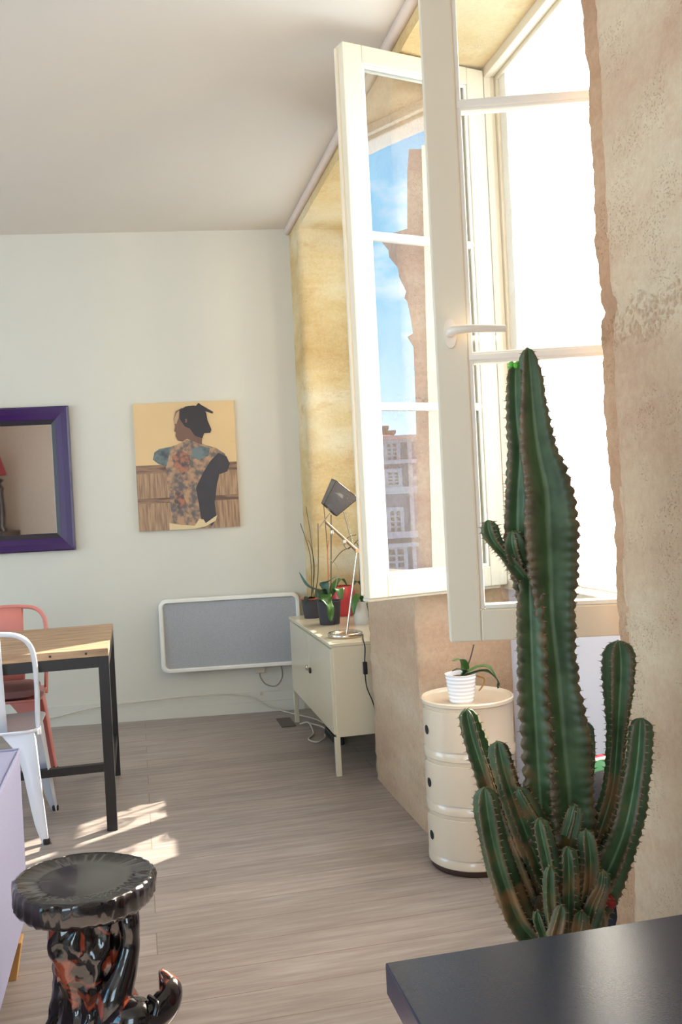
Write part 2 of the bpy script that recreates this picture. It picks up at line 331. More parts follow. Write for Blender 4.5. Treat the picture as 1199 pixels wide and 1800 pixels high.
def stone_column(name, loop, z0, z1, M, dz=0.03, amp=0.006, step=0.03, rough_at=None, label=None, kind='structure', edge_mat=None):
    """closed outline (x, y, roughness) swept upward; the arrises are knocked about"""
    pts = []; n = len(loop)
    for i in range(n):
        a = loop[i]; b = loop[(i+1) % n]; d = math.hypot(b[0]-a[0], b[1]-a[1]); s_ = a[3] if len(a) > 3 else step; k = max(1, int(d/s_))
        for j in range(k):
            t = j/k; pts.append((a[0]+(b[0]-a[0])*t, a[1]+(b[1]-a[1])*t, a[2]+(b[2]-a[2])*t))
    nz = int((z1-z0)/dz); m = len(pts); mb = MB(); vs = []
    cx = sum(p[0] for p in pts)/m; cy = sum(p[1] for p in pts)/m
    for k in range(nz+1):
        z = z0+(z1-z0)*k/nz
        for i, (x, y, r) in enumerate(pts):
            q = V((x, y, z)); nn = V((noise.noise(q*7+V((5, 1, 2))), noise.noise(q*7+V((1, 9, 4))), 0))*0.55 + V((noise.noise(q*28), noise.noise(q*28+V((7, 7, 7))), 0))*0.5 + V((noise.noise(q*70), noise.noise(q*70+V((3, 7, 1))), 0))*0.3
            cut = (cx-x, cy-y); lc = math.hypot(*cut) or 1
            e = amp*(0.25+r)
            ex, ey = nn.x*e, nn.y*e
            if rough_at: gx, gy = rough_at(x, y, z, r); ex += gx; ey += gy
            vs.append((x+ex, y+ey, z))
    fs = [(k*m+i, k*m+(i+1) % m, (k+1)*m+(i+1) % m, (k+1)*m+i) for k in range(nz) for i in range(m)]
    fs += [tuple(range(m-1, -1, -1)), tuple(range(nz*m, (nz+1)*m))]
    mb.add(vs, fs)
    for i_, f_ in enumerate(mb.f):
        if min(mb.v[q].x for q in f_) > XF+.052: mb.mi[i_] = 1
        elif edge_mat:
            c_ = mb.v[f_[0]]
            if c_.y > 1.852+.010*noise.noise(V((0, 3, c_.z*6)))+.004*noise.noise(V((1, 3, c_.z*25))) and c_.x < W+.12: mb.mi[i_] = 2
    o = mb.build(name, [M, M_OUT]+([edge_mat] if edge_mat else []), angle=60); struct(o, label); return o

# pier beside the camera: worn rounded arris with a recessed strip along it
def near_rough(x, y, z, r):
    # worn hollow in the arris at the joint 1.7 m above the floor, and the crumbled joint itself
    if x < W+.02 and y < 1.9 and r > .05:
        k = math.exp(-((z-1.685)/0.032)**2)*min(1, (y-1.45)/.3)
        if k > .02: return (k*(.010+.060*abs(noise.noise(V((x*30, y*34, z*34)))))*(.7+noise.noise(V((3, y*14, z*14)))), 0.028*(z-1.3)/1.2*r)
    g = math.exp(-((z-1.70)/0.05)**2)*0.016*r*(0.5+noise.noise(V((x*40, y*40, z*30)))*1.6)
    lean = 0.028*(z-1.3)/1.2 + 0.006*math.sin(z*5.1) + (0.13*(.95-z) if z < .95 else 0)
    return (g, lean*r)
loopN = [(W, -3.19, 0, .15), (W, 1.45, 0.1, .012), (W, 1.835, 0.45, .008), (W+.014, 1.848, .7, .008), (W+.008, 1.872, .9, .008), (W+.012, 1.902, 1, .006), (W+.030, 1.922, 1.1, .008), (W+.07, 1.940, .8, .02), (W+.2, 1.955, .3, .04), (XF+.005, 1.965, 0, .05), (XF+.06, 1.965, 0, .05), (XF+.06, 2.10, 0, .05), (XE, 2.10, 0, .05), (XE, 1.5, 0, .15), (XE, -3.19, 0, .3)]
stone_column('wall_right_near', loopN, -0.005, H-.002, M_STONE, dz=0.014, amp=0.0085, rough_at=near_rough, edge_mat=M_STONE_E, label='worn limestone pier at the right edge of the view')
loopP = [(W, 3.425, .9, .012), (W, 3.50, .25, .03), (W, 4.10, .25, .03), (W, 4.165, .8, .012), (W+.02, 4.18, .8, .02), (XF+.06, 4.18, 0, .05), (XF+.06, 4.28, 0, .05), (XE, 4.28, 0, .1), (XE, 3.30, .3, .03), (XF+.06, 3.30, .2, .05), (XF+.06, 3.41, .1, .04), (W+.02, 3.41, .8, .02)]
stone_column('wall_right_pier', loopP, -0.005, H-.002, M_STONE, dz=0.022, amp=0.010, label='limestone pier between the two windows')
yb = back_y(W)
loopB = [(W, 5.47, .9, .012), (W, 5.52, .4, .03), (W, yb+.05, .1, .03), (XE, yb+.05, 0, .1), (XE, 5.34, 0, .1), (XF+.06, 5.34, 0, .1), (XF+.06, 5.45, 0, .05), (W+.02, 5.45, .9, .02)]
stone_column('wall_right_far', loopB, -0.005, H-.002, M_STONE_Y, dz=0.022, amp=0.010, label='golden limestone jamb beside the far corner')
SOF = 2.945
def soffit(name, y0, y1, M, label):
    mb = MB()
    def fn(u, v):
        x = W+(XF+.05-W)*u; y = y0+(y1-y0)*v
        z = SOF-0.03*(1-min(1, u*12))*0+noise.noise(V((x*9, y*5, 3)))*.006
        return V((x, y, z))
    mb.grid(fn, 14, 50)
    mb.box((W, y0, SOF+.008), (XE, y1, H-.002))
    mb.grid(lambda u, v: V((W-noise.noise(V((u*6, v*40*(y1-y0), y0)))*.004, y0+(y1-y0)*v, (SOF-.002+noise.noise(V((1, v*30, 2)))*.006)*(1-u)+(H-.003)*u)), 3, 60)
    # outer lintel, a shallow segmental arch
    n = 14; prof = []
    for i in range(n+1):
        t = i/n; prof.append((y0+(y1-y0)*t, 2.90+0.05*(1-(2*t-1)**2)))
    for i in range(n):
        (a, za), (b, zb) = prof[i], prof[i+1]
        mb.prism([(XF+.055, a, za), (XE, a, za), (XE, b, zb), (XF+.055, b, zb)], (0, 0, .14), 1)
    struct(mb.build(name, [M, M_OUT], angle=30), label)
soffit('wall_right_lintel', 1.95, 3.42, M_STONE_Y, 'stone lintel over the near window')
soffit('wall_right_lintel_far', 4.17, 5.47, M_STONE_Y, 'stone lintel over the far window')
# facade above the room, so that no light leaks in at the top
mb = MB(); mb.box((XE-.2, -3.2, H-.002), (XE+.02, 7, H+1.2)); struct(mb.build('wall_facade_upper', M_STONE, smooth=False), 'outer wall above the windows')
for nm, y0, y1 in (('wall_right_apron', 1.955, 3.42), ('wall_right_apron_far', 4.17, 5.46)):
    mb = MB(); mb.box((XF+.02, y0, -.005), (XE, y1, 0.925)); struct(mb.build(nm, M_LILAC, smooth=False), 'pale painted apron under the window')
for nm, y0, y1 in (('trim_1', 2.09, 3.31), ('trim_2', 4.27, 5.35)):
    mb = MB(); mb.box((XF+.065, y0, 0.915), (XE+.09, y1, 0.955)); mb.box((XF+.065, y0, .955), (XE-.05, y1, .97))
    struct(mb.build(nm, mat('weathered_sill_stone', rgb(170, 158, 142), 0.9, nscale=14, vary=0.25, bump=.4), bevel=.006), 'weathered stone sill outside the window')
# cornice strip where the ceiling meets the window wall
mb = MB(); mb.tube([(W-.012, 1.9, H-.022), (W-.012, yb-.004, H-.022)], .020, 12); mb.box((W-.028, 1.9, H-.012), (W+.01, yb-.004, H-.001))
struct(mb.build('trim_3', mat('pinkish_cornice_paint', rgb(214, 196, 184), 0.8, nscale=8, vary=.1, bump=.3), angle=50), 'thin pinkish cornice along the ceiling above the windows')

# ------------------------------------------------------------------ windows
def window_frame(name, label, y0, y1, z0=0.925, z1=2.955):
    w = thing(name, label, None, (XF, (y0+y1)/2, z0), kind='structure'); 
    del w['label']; w['label'] = label
    mb = MB()
    for (d0, d1, t) in ((0.0, 0.028, .045), (0.028, 0.048, .034), (0.048, .062, .052)):
        a, b = XF+d0, XF+d1
        mb.box((a, y0, z0), (b, y0+t, z1)); mb.box((a, y1-t, z0), (b, y1, z1))
        mb.box((a, y0+t, z1-t), (b, y1-t, z1)); mb.box((a, y0+t, z0), (b, y1-t, z0+t*.8))
    inherit(mb.build('window_frame', M_PVC, w, smooth=False, bevel=.003), w)
    return w
def sash(win, hinge, end, z0, z1, handle=0, mullions=(1.637, 2.257), stile=.078, rail_b=.078, th=.05, lip=True, outer=1):
    """casement leaf from its hinge edge to its free edge; `outer` = side of the leaf that faces the street when shut"""
    h = V((hinge[0], hinge[1], 0)); e = V((end[0], end[1], 0)); wd = (e-h).length; u = (e-h)/wd; n = V((u.y, -u.x, 0))*outer
    M = Matrix(((u.x, n.x, 0, h.x), (u.y, n.y, 0, h.y), (0, 0, 1, 0), (0, 0, 0, 1)))
    t = th/2; mb = MB()
    mb.box((0, -t, z0), (stile, t, z1), M=M); mb.box((wd-stile, -t, z0), (wd, t, z1), M=M)
    mb.box((stile, -t, z0), (wd-stile, t, z0+rail_b), M=M); mb.box((stile, -t, z1-.065), (wd-stile, t, z1), M=M)
    # rebate steps round the outside of the leaf
    if lip:
        mb.box((0.0, -t-.014, z0+.012), (wd-.014, -t, z0+.03), M=M); mb.box((0, -t-.012, z1-.02), (wd-.012, -t, z1-.008), M=M)
        mb.box((wd-.004, -t-.0, z0+.01), (wd+.010, -t+.016, z1-.01), M=M)
        mb.box((0.02, -t-.012, z0-.012), (wd-.004, t-.016, z0), M=M)
    fr = mb.build('sash', M_PVC, win, smooth=False, bevel=.004); inherit(fr, win)
    # glazing beads
    mb = MB(); g = .012
    for sgn in (-1, 1):
        a, b = sorted((sgn*(t-.018), sgn*(t-.006)))
        mb.box((stile, a, z0+rail_b), (stile+g, b, z1-.065), M=M); mb.box((wd-stile-g, a, z0+rail_b), (wd-stile, b, z1-.065), M=M)
        mb.box((stile+g, a, z0+rail_b), (wd-stile-g, b, z0+rail_b+g), M=M); mb.box((stile+g, a, z1-.065-g), (wd-stile-g, b, z1-.065), M=M)
    mb.build('glazing_bead', M_PVC_IN, fr, smooth=False, bevel=.003)
    for zc in mullions:
        mb = MB(); mb.box((stile, -t+.008, zc-.014), (wd-stile, t-.008, zc+.014), M=M); mb.box((stile, -t+.003, zc-.008), (wd-stile, t-.003, zc+.008), M=M)
        mb.build('glazing_bar', M_PVC_IN, fr, smooth=False, bevel=.003)
    mb = MB(); zz = [z0+rail_b]+[q for zc in mullions for q in (zc-.012, zc+.012)]+[z1-.065]
    for i in range(0, len(zz), 2):
        mb.add([M @ V(q) for q in ((stile, 0, zz[i]), (wd-stile, 0, zz[i]), (wd-stile, 0, zz[i+1]), (stile, 0, zz[i+1]))], [(0, 1, 2, 3)])
    mb.build('pane', M_GLASS, fr, smooth=False)
    if handle:
        s_ = handle; mb = MB(); zc = 1.697; uc = wd-.036
        # backplate, neck and lever on the room side of the leaf
        prof = [(.015*math.cos(a), .036*math.copysign(abs(math.sin(a))**.75, math.sin(a))) for a in [2*math.pi*i/24 for i in range(24)]]
        mb.prism([M @ V((uc+p[0], s_*t, zc+p[1])) for p in prof], (M.to_3x3() @ V((0, s_*.011, 0))))
        path = smooth_path([M @ V(q) for q in ((uc, s_*t, zc), (uc, s_*(t+.028), zc), (uc-.012, s_*(t+.044), zc+.001), (uc-.05, s_*(t+.05), zc+.001), (uc-.13, s_*(t+.046), zc-.003))], 6)
        rr = lerp_list([.010, .0105, .0115, .0105, .0095, .0085], len(path)); mb.tube(path, rr, 12)
        mb.build('window_handle', mat('white_handle', rgb(236, 222, 206), .3), fr, angle=50)
    for zc in (z0+.2, z1-.2):
        mb = MB(); mb.tube([V((h.x, h.y, zc-.03))+n*(-t*0)+V((.0, 0, 0))-u*.008, V((h.x, h.y, zc+.03))-u*.008], .008, 10); mb.build('hinge', M_PVC_IN, fr)
    return fr
w1 = window_frame('window_1', 'tall near casement window with both leaves swung open into the room', 1.965, 3.41)
sash(w1, (1.395, 3.382), (0.800, 3.222), 0.945, 2.935, outer=-1)
sash(w1, (1.400, 1.998), (0.751, 2.186), 0.938, 2.935, handle=-1, outer=1, lip=False)
w2 = window_frame('window_2', 'far casement window, closed, behind the open leaf', 4.18, 5.45)
sash(w2, (1.432, 4.215), (1.432, 4.812), 0.955, 2.92, th=.04, outer=-1, lip=False)
sash(w2, (1.432, 5.415), (1.432, 4.818), 0.955, 2.92, th=.04, outer=1, lip=False)

# wrought iron guard outside the far window, with scrolls
def guard(name, label, y0, y1, x):
    g = thing(name, label, 'railing', (x, (y0+y1)/2, 0.955)); M_IR = mat('wrought_iron', rgb(44, 44, 48), .6, .4)
    mb = MB(); mb.bar((x, y0, 1.545), (x, y1, 1.545), .03, .045); mb.build('handrail', M_IR, g, smooth=False)
    mb = MB(); mb.bar((x, y0, 1.02), (x, y1, 1.02), .014, .014); mb.build('bottom_rail', M_IR, g, smooth=False)
    k = 3
    for i in range(k):
        yc = y0+(y1-y0)*(i+.5)/k; mb = MB(); P = []
        for j in range(46):
            a = j/45*2*math.pi*1.6; r = .012+.052*j/45; P.append((x, yc+math.cos(a)*r, 1.20+math.sin(a)*r))
        mb.tube(P, .007, 6)
        P = [(p[0], 2*yc-p[1], 2.6-p[2]) for p in P]; mb.tube(P, .007, 6)
        mb.tube([(x, yc+.10, 1.02), (x, yc+.10, 1.53)], .006, 6); mb.build('scroll', M_IR, g)
guard('window_guard', 'dark wrought iron guard with scrolls outside the far window', 4.285, 5.335, XE-.02)
# low iron hold-back on the near window's sill
mb = MB(); x, y = 1.60, 3.22
mb.tube([(x, y, .965), (x, y, 1.16)], .009, 8); mb.tube([(x, y+.07, .965), (x, y+.07, 1.12)], .006, 8); mb.tube([(x, y-.005, 1.15), (x, y+.078, 1.12)], .007, 8); mb.tube([(x, y-.005, 1.02), (x, y+.078, 1.02)], .006, 8)
for k in range(3): mb.tube([(x, y+.018*k+.015, 1.02), (x, y+.018*k+.015, 1.12)], .003, 6)
tag(mb.build('shutter_holdback', mat('sill_iron', rgb(90, 92, 100), .6, .4), origin=(x, y, .965)), 'small iron catch standing on the sill outside the near window', 'shutter catch')

# ------------------------------------------------------------------ the street outside, reflected in the far open leaf
Hn = V((1.395, 3.382, 0)); En = V((.8, 3.222, 0)); dn = (En-Hn).normalized(); NN = V((-dn.y, dn.x, 0)); NN = NN if NN.y < 0 else -NN
def mir(px, dist):
    r = ray(px).normalized(); t = (En-CP).dot(NN)/r.dot(NN); P = CP+r*t; q = r-2*r.dot(NN)*NN; return P+q*(dist/math.hypot(q.x, q.y))
M_FAC = mat('street_facade', rgb(92, 88, 120), .9, nscale=3, vary=.10)
M_FAC2 = mat('street_stone', rgb(104, 84, 90), .9, nscale=5, vary=.2)
M_FTR = mat('facade_moulding', rgb(140, 138, 158), .9)
M_WIN = mat('dark_window_glass', rgb(60, 62, 78), .2)
M_TILE = mat('terracotta_tiles', rgb(190, 96, 66), .85, nscale=14, vary=.35)
def facade_house():
    d = 26.0; A = mir((652, 900), d); B = mir((790, 900), d); u = (B-A); u.z = 0; wd = u.length; u /= wd; n = V((u.y, -u.x, 0))
    q = (A-CP); q.z = 0
    if n.dot(q) < 0: n = -n      # n points away from us
    z = lambda y: mir((700, y), d).z
    X = lambda px: (mir((px, 900), d)-A).dot(u)
    base = A.copy(); base.z = -9
    h = thing('apartment_house', 'grey lilac corner house with tiled roof reflected in the open window leaf', 'building', base)
    def blk(mb, x0, x1, y0, y1, z0, z1, mi=0):
        P = [A+u*a+n*b for a, b in ((x0, y0), (x1, y0), (x1, y1), (x0, y1))]; mb.prism([(p.x, p.y, z0) for p in P], (0, 0, z1-z0), mi)
    x0, x1 = X(655), X(738); ze = z(772); 
    if x0 > x1: x0, x1 = x1, x0
    mb = MB(); blk(mb, x0-6, x1, 0, 7, -9, ze); blk(mb, x1-.2, x1+8, 1.5, 8, -9, z(800)); mb.build('wall', M_FAC, h, smooth=False)
    mb = MB()
    for yy, t in ((772, .22), (812, .12), (862, .22), (940, .2), (958, .12)): blk(mb, x0-6.1, x1+.15, -.25, 0, z(yy)-t/2, z(yy)+t/2)
    for a in (x0+.2, x1-.3): blk(mb, a, a+.12, -.12, 0, -9, ze)
    mb.build('moulding', M_FTR, h, smooth=False)
    mb = MB(); P = [A+u*a+n*b for a, b in ((x0-6.2, -.4), (x1+.3, -.4), (x1+.3, 7.4), (x0-6.2, 7.4))]; zt = z(752)
    Q = [A+u*a+n*b for a, b in ((x0-6, 2.5), (x1-1.2, 2.5), (x1-1.2, 4.5), (x0-6, 4.5))]
    mb.add([(p.x, p.y, ze) for p in P]+[(p.x, p.y, zt) for p in Q], [(0, 1, 5, 4), (1, 2, 6, 5), (2, 3, 7, 6), (3, 0, 4, 7), (4, 5, 6, 7), (3, 2, 1, 0)]); mb.build('roof', M_TILE, h, smooth=False)
    for (pa, pb, yt) in ((676, 694, 738), (697, 707, 747), (664, 668, 736)):
        a, b = sorted((X(pa), X(pb))); mb = MB(); blk(mb, a, b, 2.2, 3.4, ze+.1, z(yt)); blk(mb, a-.06, b+.06, 2.1, 3.5, z(yt)-.1, z(yt)); mb.build('chimney', M_FAC2, h, smooth=False)
    for (pa, pb, ya, yb_) in ((686, 703, 830, 852), (686, 703, 898, 935), (680, 706, 965, 1010), (686, 702, 780, 808), (728, 736, 845, 856)):
        a, b = sorted((X(pa), X(pb))); z0_, z1_ = z(yb_), z(ya)
        mb = MB(); blk(mb, a-.12, b+.12, -.1, 0, z0_-.12, z0_); blk(mb, a-.12, b+.12, -.1, 0, z1_, z1_+.12); blk(mb, a-.12, a, -.1, 0, z0_, z1_); blk(mb, b, b+.12, -.1, 0, z0_, z1_)
        blk(mb, (a+b)/2-.04, (a+b)/2+.04, -.06, 0, z0_, z1_)
        for k in range(1, 4): blk(mb, a, b, -.05, 0, z0_+(z1_-z0_)*k/4-.03, z0_+(z1_-z0_)*k/4+.03)
        fr = mb.build('window_frame', M_FTR, h, smooth=False); inherit(fr, h)
        mb = MB(); blk(mb, a, b, -.03, .01, z0_, z1_); mb.build('window_pane', M_WIN, fr, smooth=False)
facade_house()
def cornice_house():
    d = 11.0
    prof = [(742, 1100), (738, 1100), (734, 900), (731, 720), (727, 610), (716, 592), (726, 586), (722, 560), (716, 530), (711, 524), (714, 512), (702, 488), (699, 470), (684, 452), (683, 440), (670, 424), (676, 414), (716, 402), (716, 300), (719, 262), (742, 262)]
    P = [mir(p, d) for p in prof]; q = (P[1]-CP); q.z = 0; q.normalize()
    base = P[1].copy(); base.z = -9
    P[0].z = P[1].z = -9
    mb = MB(); mb.prism(P, q*3.0)
    h = thing('corner_building', 'brown stone corner with heavy moulded cornice reflected in the open window leaf', 'building', base)
    mb.build('cornice_wall', M_FAC2, h, smooth=False)
    P = [mir(p_, d-.05) for p_ in ((741, 1100), (741, 255), (830, 255), (830, 1100))]; P[0].z = P[3].z = -9  # cream slab added so the leaf shows a bright strip like the stone reveal
    mb = MB(); mb.prism(P, q*3.0); mb.build('reveal_standin', mat('reveal_standin_cream', rgb(246, 234, 200), .9, nscale=9, vary=.12), h, smooth=False)
cornice_house()

# ------------------------------------------------------------------ electric radiator on the back wall
def wallM(x, z=0):     # frame on the back wall: local x along it, local y out of the wall to the room
    t = V((1, -PHI, 0)).normalized(); nn = V((-PHI, -1, 0)).normalized(); o = V((x, back_y(x), z))
    return Matrix(((t.x, nn.x, 0, o.x), (t.y, nn.y, 0, o.y), (0, 0, 1, o.z), (0, 0, 0, 1)))
def rrect(x0, x1, z0, z1, r, n=6):
    out = []
    for cx, cz, a0 in ((x1-r, z1-r, 0), (x0+r, z1-r, 90), (x0+r, z0+r, 180), (x1-r, z0+r, 270)):
        for k in range(n+1): a = math.radians(a0+90*k/n); out.append((cx+r*math.cos(a), cz+r*math.sin(a)))
    return out
def radiator():
    M = wallM(.124); h = thing('electric_radiator', 'wide flat electric radiator with grey mesh face and rounded white frame on back wall', 'radiator', M @ V((.43, .05, .29)))
    Lr = .872; z0, z1 = .292, .748
    outr = rrect(0, Lr, z0, z1, .045); inn = rrect(.026, Lr-.026, z0+.026, z1-.026, .028); n = len(outr)
    mb = MB(); vs = []
    for ring, y in ((outr, .03), (outr, .070), (rrect(.006, Lr-.006, z0+.006, z1-.006, .042), .078), (rrect(.02, Lr-.02, z0+.02, z1-.02, .032), .078), (inn, .068), (inn, .03)): vs += [M @ V((p[0], y, p[1])) for p in ring]
    fs = [(k*n+i, k*n+(i+1) % n, ((k+1) % 6)*n+(i+1) % n, ((k+1) % 6)*n+i) for k in range(6) for i in range(n)]
    mb.add(vs, fs); mb.build('frame', M_PVC_IN, h, angle=50)
    mesh = bpy.data.materials.new('radiator_mesh'); mesh.use_nodes = True; nt = mesh.node_tree; N = nt.nodes; L = nt.links; b = N['Principled BSDF']; b.inputs['Roughness'].default_value = .6
    geo = N.new('ShaderNodeNewGeometry'); vo = N.new('ShaderNodeTexVoronoi'); vo.inputs['Scale'].default_value = 230; vo.inputs['Randomness'].default_value = 1.0; L.new(geo.outputs['Position'], vo.inputs['Vector'])
    cr = N.new('ShaderNodeValToRGB'); L.new(vo.outputs['Distance'], cr.inputs[0]); cr.color_ramp.elements[0].position = .1; cr.color_ramp.elements[0].color = rgb(150, 151, 154); cr.color_ramp.elements[1].position = .6; cr.color_ramp.elements[1].color = rgb(172, 173, 176)
    L.new(cr.outputs[0], b.inputs['Base Color'])
    mb = MB(); mb.prism([M @ V((p[0], .03, p[1])) for p in inn], M.to_3x3() @ V((0, .033, 0))); mb.build('mesh_panel', mesh, h, smooth=False)
    mb = MB(); mb.prism([M @ V((p[0], 0, p[1])) for p in rrect(.08, Lr-.08, z0+.05, z1-.05, .02)], M.to_3x3() @ V((0, .032, 0))); mb.build('wall_bracket', M_DARK, h, smooth=False)
    # its flex hangs in a loop from the underside to the outlet box
    mb = MB(); P = smooth_path([M @ V(q) for q in ((.735, .045, .30), (.74, .04, .22), (.70, .035, .165), (.64, .03, .175), (.605, .025, .22), (.60, .02, .275))], 8); mb.tube(P, .0042, 8); mb.build('power_cable', mat('grey_cable', rgb(150, 136, 124), .5), h)
    mb = MB(); mb.box((.575, 0.001, .248), (.635, .028, .29), M=M); tag(mb.build('outlet_box', mat('old_ivory_plastic', rgb(206, 192, 170), .4), bevel=.004, origin=M @ V((.6, 0.001, .27))), 'small ivory outlet box under the radiator', 'electrical outlet')
    mb = MB(); mb.box((.595, .001, .105), (.615, .012, .125), M=M); tag(mb.build('cable_clip', mat('old_ivory_plastic', rgb(206, 192, 170), .4), bevel=.003, origin=M @ V((.6, 0.001, .11))), 'small ivory wall fixing below the outlet box', 'wall fixing')
radiator()
# long cream cable along the skirting, ends under the cabinet
def oy(px, off=0.03):
    y = D
    for _ in range(6): P = ony(px, y); y = back_y(P.x)-off
    return ony(px, y)
P = [oy(q) for q in ((0, 1258), (60, 1266), (100, 1260), (170, 1243), (260, 1232), (330, 1224), (400, 1220), (440, 1225), (470, 1240), (490, 1247))]+[V((.86, 5.68, .008)), V((.98, 5.45, .008)), V((1.02, 5.3, .008))]
mb = MB(); mb.tube(smooth_path(P, 8), .0035, 8); tag(mb.build('wall_cable', M_CABLE, origin=tuple(P[5])), 'long thin cream cable drooping along the white skirting board', 'cable')
mb = MB(); mb.box((.775, 5.32, .0005), (.86, 5.55, .004)); tag(mb.build('floor_grille', mat('floor_vent_grey', rgb(98, 86, 80), .6), origin=(.82, 5.43, 0), smooth=False), 'small flat dark grille in floor at far end of cabinet', 'floor vent')

# ------------------------------------------------------------------ wall mirror and picture
def mirror():
    M = wallM(-1.30); x1 = .948; z0, z1 = 1.085, 1.972; x0 = -.05; fwid = .112
    h = thing('wall_mirror', 'mirror in a wide glossy dark purple frame on back wall', 'mirror', M @ V((.45, .02, 1.085)))
    pur = mat('purple_lacquer', rgb(52, 8, 80), .2, nscale=5, vary=.15, coat=.35); blk = mat('dark_inner_lacquer', rgb(44, 34, 44), .25)
    mb = MB(); rings = [(0, .002), (0, .030), (.010, .040), (.045, .036), (.078, .026), (.080, .024), (.108, .016), (.112, .004)]
    vs = []
    for i, (ins, y) in enumerate(rings): vs += [M @ V(q) for q in ((x0+ins, y, z0+ins), (x1-ins, y, z0+ins), (x1-ins, y, z1-ins), (x0+ins, y, z1-ins))]
    for k in range(len(rings)-1): mb.add([], [])
    mb.v = [V(q) for q in vs]
    for k in range(len(rings)-1):
        for i in range(4): mb.f.append([k*4+i, k*4+(i+1) % 4, (k+1)*4+(i+1) % 4, (k+1)*4+i]); mb.mi.append(0 if k < 5 else 1)
    mb.build('frame', [pur, blk], h, smooth=False)
    mb = MB(); mb.box((x0+.10, .004, z0+.10), (x1-.10, .010, z1-.10), M=M); mb.build('mirror_glass', M_MIRROR, h, smooth=False)
mirror()

def picture():
    M = wallM(.028); Wd, Hh, zb = .622, .79, 1.176
    h = thing('wall_picture', 'unframed canvas print of a figure seen from behind at a wooden fence', 'picture', M @ V((Wd/2, .01, zb)))
    sky_ = mat('print_ochre', rgb(222, 188, 138), .45, nscale=3, vary=.08)
    mb = MB(); mb.box((0, .002, zb), (Wd, .022, zb+Hh), M=M); mb.build('canvas', sky_, h, smooth=False, bevel=.001)
    fence = mat('print_fence', rgb(138, 104, 82), .45, nscale=14, stretch=(6, 6, .5), col2=rgb(182, 148, 112), ramp=(.35, .65))
    rail = mat('print_fence_rail', rgb(104, 76, 62), .45, nscale=8, stretch=(1, 1, 8), col2=rgb(150, 116, 90), ramp=(.4, .6))
    hair = mat('print_dark_hair', rgb(44, 34, 34), .4); skin = mat('print_skin', rgb(122, 88, 70), .45, nscale=12, vary=.25); pale = mat('print_pale_skin', rgb(190, 156, 118), .45)
    blue = mat('print_blue_grey', rgb(112, 124, 122), .45, nscale=16, vary=.3, col2=rgb(70, 72, 78), ramp=(.45, .7))
    pat = mat('print_pattern', rgb(104, 94, 90), .45, nscale=26, col2=rgb(186, 144, 108), ramp=(.40, .62), detail=9)
    red = mat('print_rust', rgb(172, 112, 84), .45, nscale=32, col2=rgb(92, 78, 76), ramp=(.42, .60)); dk = mat('print_shadow', rgb(58, 52, 56), .45, nscale=10, vary=.3); cloth = mat('print_cloth', rgb(222, 196, 150), .45)
    layer = [0]
    def poly(pts, m_, nm=None):
        layer[0] += 1; y = .0223+layer[0]*.00035; mb_.add([M @ V((p[0]*Wd, y, zb+(1-p[1])*Hh)) for p in pts], [tuple(range(len(pts)))], mats.index(m_))
    mats = [fence, rail, hair, skin, pale, blue, pat, red, dk, cloth]
    mb_ = MB()
    # coordinates: x from the left, y from the top of the canvas
    poly([(0, .50), (1, .50), (1, 1), (0, 1)], fence)
    poly([(0, .485), (1, .485), (1, .55), (0, .55)], rail); poly([(0, .745), (1, .745), (1, .785), (0, .785)], rail)
    # torso and arms
    poly([(.30, .36), (.42, .33), (.50, .30), (.60, .30), (.70, .345), (.80, .37), (.885, .42), (.93, .50), (.90, .56), (.82, .58), (.79, .66), (.76, .80), (.77, .93), (.72, .99), (.36, .99), (.33, .90), (.315, .75), (.30, .60), (.295, .50), (.22, .475), (.17, .44), (.19, .385)], pat)
    poly([(.17, .44), (.19, .385), (.24, .36), (.36, .345), (.33, .42), (.30, .50), (.22, .475)], blue)
    poly([(.56, .37), (.66, .35), (.74, .37), (.72, .43), (.62, .46), (.55, .43)], blue)
    poly([(.36, .42), (.46, .38), (.54, .42), (.52, .52), (.46, .58), (.38, .50)], red)
    poly([(.38, .68), (.45, .72), (.48, .80), (.40, .84), (.36, .78)], red)
    poly([(.66, .56), (.74, .47), (.82, .41), (.90, .44), (.93, .50), (.90, .56), (.82, .58), (.79, .66), (.76, .80), (.77, .93), (.72, .98), (.62, .95), (.60, .80), (.58, .68)], dk)
    # head in profile to the left, hair gathered in a knot
    poly([(.505, .245), (.52, .29), (.66, .34), (.67, .26), (.60, .20)], skin)
    poly([(.42, .07), (.395, .13), (.405, .19), (.395, .225), (.41, .235), (.405, .265), (.425, .30), (.47, .31), (.54, .28), (.58, .20), (.55, .08), (.48, .045)], skin)
    poly([(.425, .085), (.398, .13), (.403, .165), (.42, .17), (.445, .12), (.455, .065)], pale)
    poly([(.46, .06), (.52, .035), (.60, .03), (.68, .045), (.72, .09), (.73, .15), (.765, .225), (.75, .25), (.69, .25), (.67, .29), (.60, .27), (.55, .21), (.50, .19), (.455, .13)], hair)
    poly([(.62, .035), (.65, .01), (.68, .03), (.79, .085), (.785, .10), (.70, .075)], hair)
    poly([(.508, .135), (.525, .13), (.528, .155), (.512, .168)], skin)
    # knotted sash at the waist
    poly([(.30, .945), (.42, .965), (.55, .975), (.60, .925), (.64, .93), (.66, .96), (.78, .90), (.76, .945), (.66, .985), (.55, 1), (.30, 1)], cloth)
    mb_.build('print', mats, h, smooth=False)
picture()

